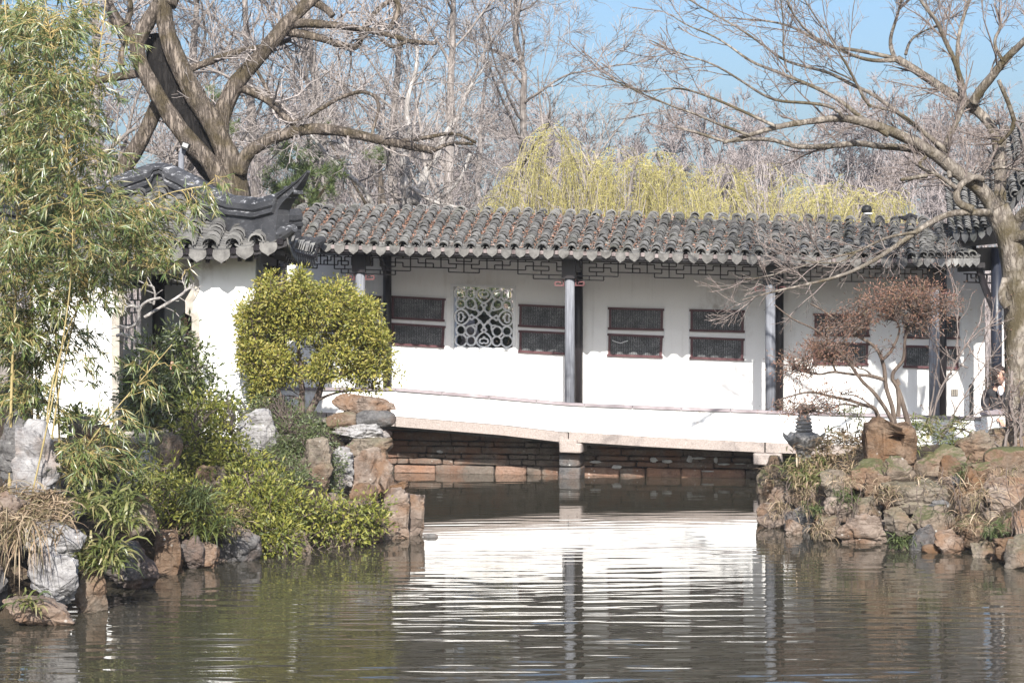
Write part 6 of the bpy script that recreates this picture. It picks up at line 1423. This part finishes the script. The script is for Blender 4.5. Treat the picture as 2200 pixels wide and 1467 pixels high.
# --- bare thorny shrub between azalea and hall
YT = 24.0
bs = thing('bare_shrub', W(2060, 945, YT), 'bare pale twiggy shrub with fine buds in front of the hall and seat wall', 'shrub'); r = np.random.default_rng(88)
pl = [([(2000, 925), (2010, 860), (2050, 790), (2080, 740), (2150, 690)], 2.6, 1.2, 0, 0), ([(2010, 930), (2060, 900), (2110, 880), (2180, 850)], 2.2, 1, 0, -.2), ([(1985, 915), (2030, 840), (2075, 760), (2110, 690), (2120, 640)], 3, 1.2, .1, .3), ([(2020, 940), (2090, 820), (2140, 760), (2180, 700)], 2.4, 1.2, .2, .4),
      ([(1990, 915), (2010, 770), (2000, 690), (2055, 640), (2030, 560)], 2, 1, .1, .2), ([(2055, 760), (2060, 700), (2062, 620), (2040, 560)], 2, 1, .2, .3), ([(2160, 960), (2165, 900), (2160, 860), (2170, 800)], 4, 2.5, -.6, -.5), ([(2178, 960), (2180, 900), (2172, 860)], 4, 3, -.7, -.6), ([(2195, 960), (2192, 900), (2185, 850)], 4, 3, -.8, -.7),
      ([(2110, 945), (2060, 920), (2000, 905), (1950, 890)], 2, 1, .1, .2), ([(2120, 950), (2140, 900), (2110, 860), (2130, 800)], 2, 1, 0, .1), ([(2080, 790), (2030, 760), (1990, 720), (1960, 680)], 1.8, 1, .1, 0), ([(2100, 760), (2130, 690), (2170, 640)], 1.8, 1, .2, .3), ([(2030, 720), (1980, 680), (1930, 650)], 1.5, .8, .2, .1), ([(2080, 740), (2110, 780), (2160, 800)], 2, 1, 0, -.1), ([(2010, 960), (2040, 920), (2100, 930), (2150, 970)], 2.5, 1.5, -.3, -.5)]
P, R = limb_array(pl, YT, 18); P += np.cumsum(r.normal(0, .008, P.shape), 1); P1, R1 = children(r, P, R, 8, .2, 1, (25, 65), (.15, .55), 6, .12, .06, .6, .5); P2, R2 = children(r, P1, R1, 4, .2, 1, (30, 65), (.06, .22), 4, .12, .05, .7, .6)
tb = MB(); tb.tubes(P, R*.9, 6); tb.tubes(P1, lim(R1, .003), 4); tb.tubes(P2, lim(R2, .002), 3); tb.build('branches', M['twig_maple'], bs)
bd = MB(); tip = np.vstack([P1[:, -1], P2[:, -1]]); n = len(tip); bd.leaves(tip, r.normal(0, 1, (n, 3))+[0, 0, .6], r.normal(0, 1, (n, 3)), .022, .013, .3); bd.build('buds', M['leaf_rust'], bs)

# more cover on the left bank
shrub('bank_shrub', 'olive green shrub on the bank between the door step and the climbing shrub', W(360, 1080, 19.8), [st([(370, 1090), (350, 1040), (330, 1010)], 19.8, .02, .006), st([(375, 1090), (400, 1060), (420, 1040)], 19.8, .02, .006)],
      [(350, 1040, 45, 40, 19.8, .4), (400, 1080, 60, 40, 19.6, .4), (330, 1090, 40, 35, 19.3, .35, .7), (450, 1110, 50, 40, 19.6, .4, .8)], 120, 300, 10, .08, .05, .02, 'leaf_yellow')
shrub('fine_leaved_shrub', 'soft green shrub below the upright limestone block', W(600, 1040, 22), [st([(600, 1050), (590, 1000), (575, 980)], 22, .016, .005)],
      [(590, 1010, 55, 40, 22.2, .4), (545, 1010, 40, 35, 22, .35), (630, 1040, 45, 35, 21.8, .35)], 121, 520, 11, .06, .040, .016, 'leaf_fine')
shrub('dark_backing_shrub', 'dark evergreen shrub added behind the corridor lattice window to darken its gaps', PU(UW(1040, 3.6), 3.9, .7), [(np.array([PU(UW(1040, 3.8), 3.8, .7), PU(UW(1035, 3.8), 3.8, 2.0)]), .04, .02)],  # shrub added to keep the view through the lattice dark
      [(1035, 690, 58, 66, 33.2, .4), (985, 720, 34, 50, 33.2, .3), (1085, 720, 30, 50, 33.4, .3)], 122, 480, 12, .09, .085, .035, 'leaf_pine2')
tuft('grass_tuft', 'short grass and dead leaves on the bank above the shaded stones', rpts(70, 330, 1090, 520, 1150, 19.9, 19.3, 60), 270, 10, .16, .010, 'leaf_dry', .4, 'grass', .8)

for i, (x0, y0, x1, y1, Y, lab) in enumerate([(1780, 1020, 1850, 1050, 21.9, 'dry grass falling over the grey stone below the cleft block'), (1960, 1030, 2030, 1060, 21.6, 'dry grass spilling between the mossy stone and the long pale stone'), (2130, 1010, 2200, 1040, 21.2, 'dry grass under the flat capped boulder'), (1700, 1020, 1770, 1060, 22.7, 'leafy dry tangle at the foot of the dwarf bamboo slope')]):
    tuft('dry_grass', lab, rpts(80+i, x0, y0, x1, y1, Y+.1, Y-.2, 18), 280+i, 6, .18, .010, 'leaf_dry', .6, 'grass', .7)
r = np.random.default_rng(91); rt = []
for i in range(26):
    x = r.uniform(1650, 2190); y = r.uniform(1000, 1090); Y = np.interp(x, [1650, 1800, 1950, 2200], [22.6, 21.3, 20.7, 19.8])+.2; n_ = 8; t = np.linspace(0, 1, n_)
    P0 = W(x, y, Y); rt.append(P0+np.stack([np.cumsum(r.normal(0, .02, n_)), -.10*t-.05*np.sin(t*3), -r.uniform(.2, .6)*t**1.3], 1))
mb = MB(); mb.tubes(np.array(rt), np.full((26, 8), .004), 4)
mb.build('hanging_roots', M['bark_shrub'], label='thin brown roots and runners hanging over the right rockery', cat='roots', kind='stuff')
# ================================================================ people, small fittings
M['skin'] = mat_simple('skin', (.40, .235, .17), (.50, .30, .225), 20, .55, .05, .002)
M['hair'] = mat_simple('dark_brown_hair', (.015, .010, .009), (.045, .03, .025), 60, .5, .4, .003, (1, 1, .3))
M['jacket'] = mat_simple('black_jacket_cloth', (.012, .012, .014), (.028, .027, .03), 18, .8, .4, .006)
M['shirt'] = mat_simple('pale_shirt', (.45, .46, .5), (.6, .6, .63), 12, .8, .2, .004)
M['eye'] = mat_simple('dark_eyes', (.01, .008, .007), (.02, .015, .012), 10, .3, 0)
def skin_obj(name, verts, edges, rad, m, parent, sub=2):
    org = ORIGIN[parent.name]; me = bpy.data.meshes.new(name); me.from_pydata([tuple(np.array(v)-org) for v in verts], edges, []); me.materials.append(m)
    o = bpy.data.objects.new(name, me); COL.objects.link(o); o.parent = parent; ORIGIN[o.name] = org
    sk = o.modifiers.new('skin', 'SKIN'); sk.use_smooth_shade = True; sk.branch_smoothing = .5
    if not me.skin_vertices: me.attributes.new
    for i, r in enumerate(rad):
        v = me.skin_vertices[0].data[i]; v.radius = (r, r) if np.isscalar(r) else r; v.use_root = (i == 0)
    s = o.modifiers.new('sub', 'SUBSURF'); s.levels = sub; s.render_levels = sub; return o
def person(loc, yaw, lab, lean, hand_l, hand_r, sc=1.0, turn=0.0):
    """standing figure about 1.6 m tall; local x to its left, -y forward; hands are local targets"""
    o = thing('person', loc, lab, 'person'); c, s = math.cos(yaw), math.sin(yaw)
    def T(p): return np.array([loc[0]+sc*(p[0]*c-p[1]*s), loc[1]+sc*(p[0]*s+p[1]*c), loc[2]+sc*p[2]])
    L = lean; hd = np.array([.0, -.10-L*1.25, 1.46-.25*L]); tc = math.cos(turn); tsn = math.sin(turn)
    def Hh(x, y, z): return hd+np.array([x*tc-y*tsn, x*tsn+y*tc, z])
    sh = np.array([0, -.03-L, 1.30-.2*L])
    V = [(0, 0, .86), (0, -L*.4, 1.06), tuple(sh+[0, 0, -.04]), tuple(sh+[0, -.02, .09]), tuple(Hh(0, .0, .04)), tuple(Hh(0, .005, .13)), tuple(Hh(0, .01, .19))]
    Rr = [.13, .12, .115, .048, (.068, .08), (.074, .088), .045]; E = [(0, 1), (1, 2), (2, 3), (3, 4), (4, 5), (5, 6)]
    def add(p, r, par): V.append(tuple(p)); Rr.append(r); E.append((par, len(V)-1)); return len(V)-1
    nose = add(Hh(0, -.088, .075), .014, 4); chin = add(Hh(0, -.055, .012), .034, 4)
    for sx in (-1, 1): add(Hh(.078*sx, .005, .085), .016, 4)
    hands = []
    for sx, tgt in ((1, hand_l), (-1, hand_r)):
        S = sh+np.array([.17*sx, 0, 0]); tgt = np.array(tgt, float); el = (S+tgt)/2+np.array([.10*sx, .05, -.03])
        a = add(S, .060, 2); b = add(el, .042, a); w_ = add(tgt, .026, b); d = (tgt-el)/np.linalg.norm(tgt-el); pm = add(tgt+d*.05, (.034, .018), w_); hands.append((tgt, d, sx)); 
        lat = np.cross(d, [0, 0, 1.]); lat /= np.linalg.norm(lat)+1e-9
        for k in range(4):
            l1 = (.036, .041, .038, .030)[k]; q = tgt+d*.085+lat*(k-1.5)*.019; f1 = add(q, .0105, pm); f2 = add(q+d*l1*.8+np.array([0, 0, -.018]), .009, f1); add(q+d*l1*1.2+np.array([0, 0, -.05]), .0078, f2)
        th = tgt+d*.035+lat*.036*(1 if sx < 0 else 1); t1 = add(th, .012, w_); add(th+d*.04+lat*.014+np.array([0, 0, -.012]), .0095, t1)
    for sx in (-1, 1):
        h = add((.085*sx, .0, .82), .085, 0); k = add((.09*sx, -.02, .46), .058, h); a = add((.09*sx, .02, .08), .040, k); add((.09*sx, -.12, .04), .035, a)
    skin_obj('body', [T(v) for v in V], E, [tuple(x*sc for x in r) if not np.isscalar(r) else r*sc for r in Rr], M['skin'], o)
    # jacket and trousers
    JV = [(0, 0, .78), (0, -L*.4, 1.06), tuple(sh+[0, 0, -.03]), tuple(sh+[0, 0, .05])]; JR = [(.175, .125), (.165, .125), (.15, .115), (.075, .07)]; JE = [(0, 1), (1, 2), (2, 3)]
    for tgt, d, sx in hands:
        S = sh+np.array([.165*sx, 0, .005]); el = (S+tgt)/2+np.array([.10*sx, .05, -.03]); i = len(JV); JV += [tuple(S), tuple(el), tuple(tgt-d*.03)]; JR += [.078, .060, .046]; JE += [(2, i), (i, i+1), (i+1, i+2)]
    skin_obj('jacket', [T(v) for v in JV], JE, [tuple(x*sc for x in r) if not np.isscalar(r) else r*sc for r in JR], M['jacket'], o)
    TVv = [(0, 0, .84)]; TR = [.135]; TE = []
    for sx in (-1, 1):
        i = len(TVv); TVv += [(.088*sx, 0, .78), (.09*sx, -.02, .46), (.09*sx, .02, .10)]; TR += [.10, .075, .062]; TE += [(0, i), (i, i+1), (i+1, i+2)]
    skin_obj('trousers', [T(v) for v in TVv], TE, [r*sc for r in TR], M['jacket'], o)
    sb = MB(); V_, Fc = ICO[3]; q = V_*np.array([.045, .03, .07]); sb.add(np.array([T(sh+np.array([x, -.125+y, z+.02])) for x, y, z in q]), tris=Fc); sb.build('shirt', M['shirt'], o, smooth=True)
    hb = MB(); V_, Fc = ICO[4]; q = V_*np.array([.090, .108, .112])*(1+.10*(fbm(V_*5, 3, 3)-.5))[:, None]; face = (V_[:, 1] < -.35) & (V_[:, 2] < .45); q[face] *= .70
    low = V_[:, 2] < -.3; q[low & (V_[:, 1] > -.2)] *= np.array([1.0, 1.0, 1.7]); hb.add(np.array([T(Hh(x, y+.016, z+.115)) for x, y, z in q]), tris=Fc); hb.build('hair', M['hair'], o, smooth=True)
    eb = MB()
    for sx in (-1, 1):
        V_, Fc = ICO[2]; eb.add(np.array([T(Hh(.03*sx+x*.011, -.078+y*.006, .098+z*.007)) for x, y, z in V_]), tris=Fc); eb.box(T(Hh(.03*sx, -.082, .117)), (.030*sc, .008, .006))
    eb.build('eyes', M['eye'], o, smooth=True); mo = MB(); mo.box(T(Hh(0, -.082, .040)), (.038*sc, .010, .008)); mo.build('mouth', mat_simple('lips', (.30, .10, .09), (.36, .13, .12), 10, .5, 0), o)
    return o
p0 = W(2140, 0, 27.25)
person((p0[0], 27.25, .12), RAD(0), 'person in black jacket leaning over the seat wall by the mossy trunk', .10, (.30, -.30, .98), (-.10, -.52, .93), .94, RAD(38))
p1 = W(407, 0, 27.3)
person((p1[0]+.08, 27.2, .79), RAD(-35), 'dark clothed person half hidden behind the right edge of the doorway', .04, (.2, -.22, 1.0), (-.22, -.2, .95), .95, RAD(-20))

# flood light on a post behind the pavilion
fl = thing('flood_light', (W(388, 0, 30.6)[0], 30.6, .75), 'small grey flood light on a pole behind the pavilion roof', 'lamp')
x = W(388, 0, 30.6)[0]; zt = W(0, 318, 30.6)[2]; mb = MB(); mb.tube([(x, 30.6, .75), (x+.01, 30.6, zt-.1), (x+.05, 30.6, zt)], .045, 10); mb.build('pole', M['grey_wood'], fl, smooth=True)
mb = MB(); ax = np.array([[.93, 0, -.36], [0, 1, 0], [.36, 0, .93]]); mb.box((x+.09, 30.5, zt+.02), (.11, .12, .10), ax); mb.build('housing', M['metal'], fl); mb = MB(); mb.box((x+.095, 30.435, zt+.025), (.085, .012, .06), ax); mb.build('lens', mat_simple('frosted_lamp_glass', (.28, .28, .27), (.36, .36, .35), 5, .3, 0), fl)
# camera pod and chimney stub that show above the corridor ridge
pod = thing('surveillance_camera', PU(UW(1862, 1.0), 1.15, 3.3), 'small dark dome camera with white base on a pole above the corridor roof ridge', 'camera')
px_ = PW(1862, 455, 1.15); mb = MB(); mb.tube([px_-ZV*.6, px_-ZV*.05], .018, 8); mb.build('pole', M['grey_wood'], pod); mb = MB(); mb.lathe([(0, -.02), (.07, -.015), (.08, .03), (.06, .08), (0, .10)], px_, 14); mb.build('housing', M['metal'], pod, smooth=True)
mb = MB(); mb.lathe([(0, -.05), (.05, -.045), (.075, -.02), (0, -.019)], px_+TV*.02, 14); mb.build('dome', M['lattice_grey'], pod, smooth=True)
# bird-like ridge ornament: short black ridge end piece
ro = thing('ridge_ornament', PW(1955, 475, .75), 'short black tile ornament standing on the corridor ridge near the hall', 'ornament')
c = PW(1955, 470, .72); mb = MB(); mb.tube([c-TV*.10, c+TV*.0+ZV*.035, c+TV*.10+ZV*.01], [.03, .052, .035], 10); mb.build('body', M['ridge'], ro, smooth=True)
mb = MB(); mb.tube([c-TV*.09+ZV*.01, c-TV*.16+ZV*.03], [.032, .012], 8); mb.build('tip', M['ridge'], ro, smooth=True)
# hoop fence of bent bamboo by the pavilion corner
hf = thing('hoop_fence', W(495, 905, 24.6), 'low fence of bent dark bamboo hoops between shrub and upright limestone', 'fence')
for i, (a, b, hh) in enumerate(((448, 505, 52), (462, 522, 55), (480, 532, 48), (452, 518, 40))):
    mb = MB(); t = np.linspace(0, math.pi, 18); x0, x1 = W(a, 0, 24.6+.06*i)[0], W(b, 0, 24.6+.06*i)[0]; zb_ = W(0, 905, 24.6)[2]
    mb.tube(np.stack([(x0+x1)/2-(x1-x0)/2*np.cos(t), np.full(18, 24.6+.06*i), zb_+np.sin(t)*hh/F*24.6], 1), .016, 7); mb.build('hoop', M['rope_hoop'], hf, smooth=True)

# air: even pale haze round the whole scene
hm = bpy.data.materials.new('haze'); hm.use_nodes = True; ht = hm.node_tree; ht.nodes.clear(); ho = ht.nodes.new('ShaderNodeOutputMaterial'); hv = ht.nodes.new('ShaderNodeVolumePrincipled')
hv.inputs['Color'].default_value = (.93, .95, 1, 1); hv.inputs['Density'].default_value = HAZE; hv.inputs['Anisotropy'].default_value = .0; ht.links.new(hv.outputs[0], ho.inputs['Volume'])
if HAZE > 0:
    mb = MB(); mb.box((0, 369, 10.5), (860, 898, 25)); hz = mb.build('haze', hm, None, kind='stuff', label='pale spring haze in the garden air', cat='haze'); hz.display_type = 'WIRE'
# ================================================================ light, sky, camera
w = bpy.data.worlds.new('World'); scene.world = w; w.use_nodes = True; nt = w.node_tree; nt.nodes.clear()
bg = nt.nodes.new('ShaderNodeBackground'); wo = nt.nodes.new('ShaderNodeOutputWorld'); sk = nt.nodes.new('ShaderNodeTexSky')
SUN_EL, SUN_AZ = 34.0, 0.0      # azimuth: degrees the sun stands to the left of straight behind the camera
sk.sky_type = 'NISHITA'; sk.sun_disc = False; sk.sun_elevation = RAD(SUN_EL); sk.sun_rotation = RAD(180+SUN_AZ); sk.air_density = 1.15; sk.dust_density = 3.8; sk.ozone_density = 6.5
bg.inputs['Strength'].default_value = SKY; nt.links.new(sk.outputs[0], bg.inputs[0]); nt.links.new(bg.outputs[0], wo.inputs[0])
L = bpy.data.lights.new('sun', 'SUN'); L.energy = SUN; L.angle = RAD(.53); L.color = (1.0, .955, .89)
lo = bpy.data.objects.new('sun', L); COL.objects.link(lo)
d = Vector((math.sin(RAD(SUN_AZ))*math.cos(RAD(SUN_EL)), math.cos(RAD(SUN_AZ))*math.cos(RAD(SUN_EL)), -math.sin(RAD(SUN_EL))))
lo.rotation_euler = d.to_track_quat('-Z', 'Y').to_euler(); lo.location = (-3, -10, 20)
cd = bpy.data.cameras.new('camera'); co = bpy.data.objects.new('camera', cd); COL.objects.link(co)
cd.sensor_width = 36; cd.lens = F/2200*36; cd.shift_y = -(733.5-PY)/2200; cd.clip_end = 2000; cd.clip_start = .1
co.location = (0, 0, H); co.rotation_euler = (RAD(90), 0, 0); scene.camera = co
scene.view_settings.view_transform = 'Standard'; scene.view_settings.look = 'None'; scene.view_settings.exposure = EXPO; scene.view_settings.gamma = 1
scene.cycles.use_denoising = True; scene.cycles.max_bounces = 8; scene.cycles.transparent_max_bounces = 8
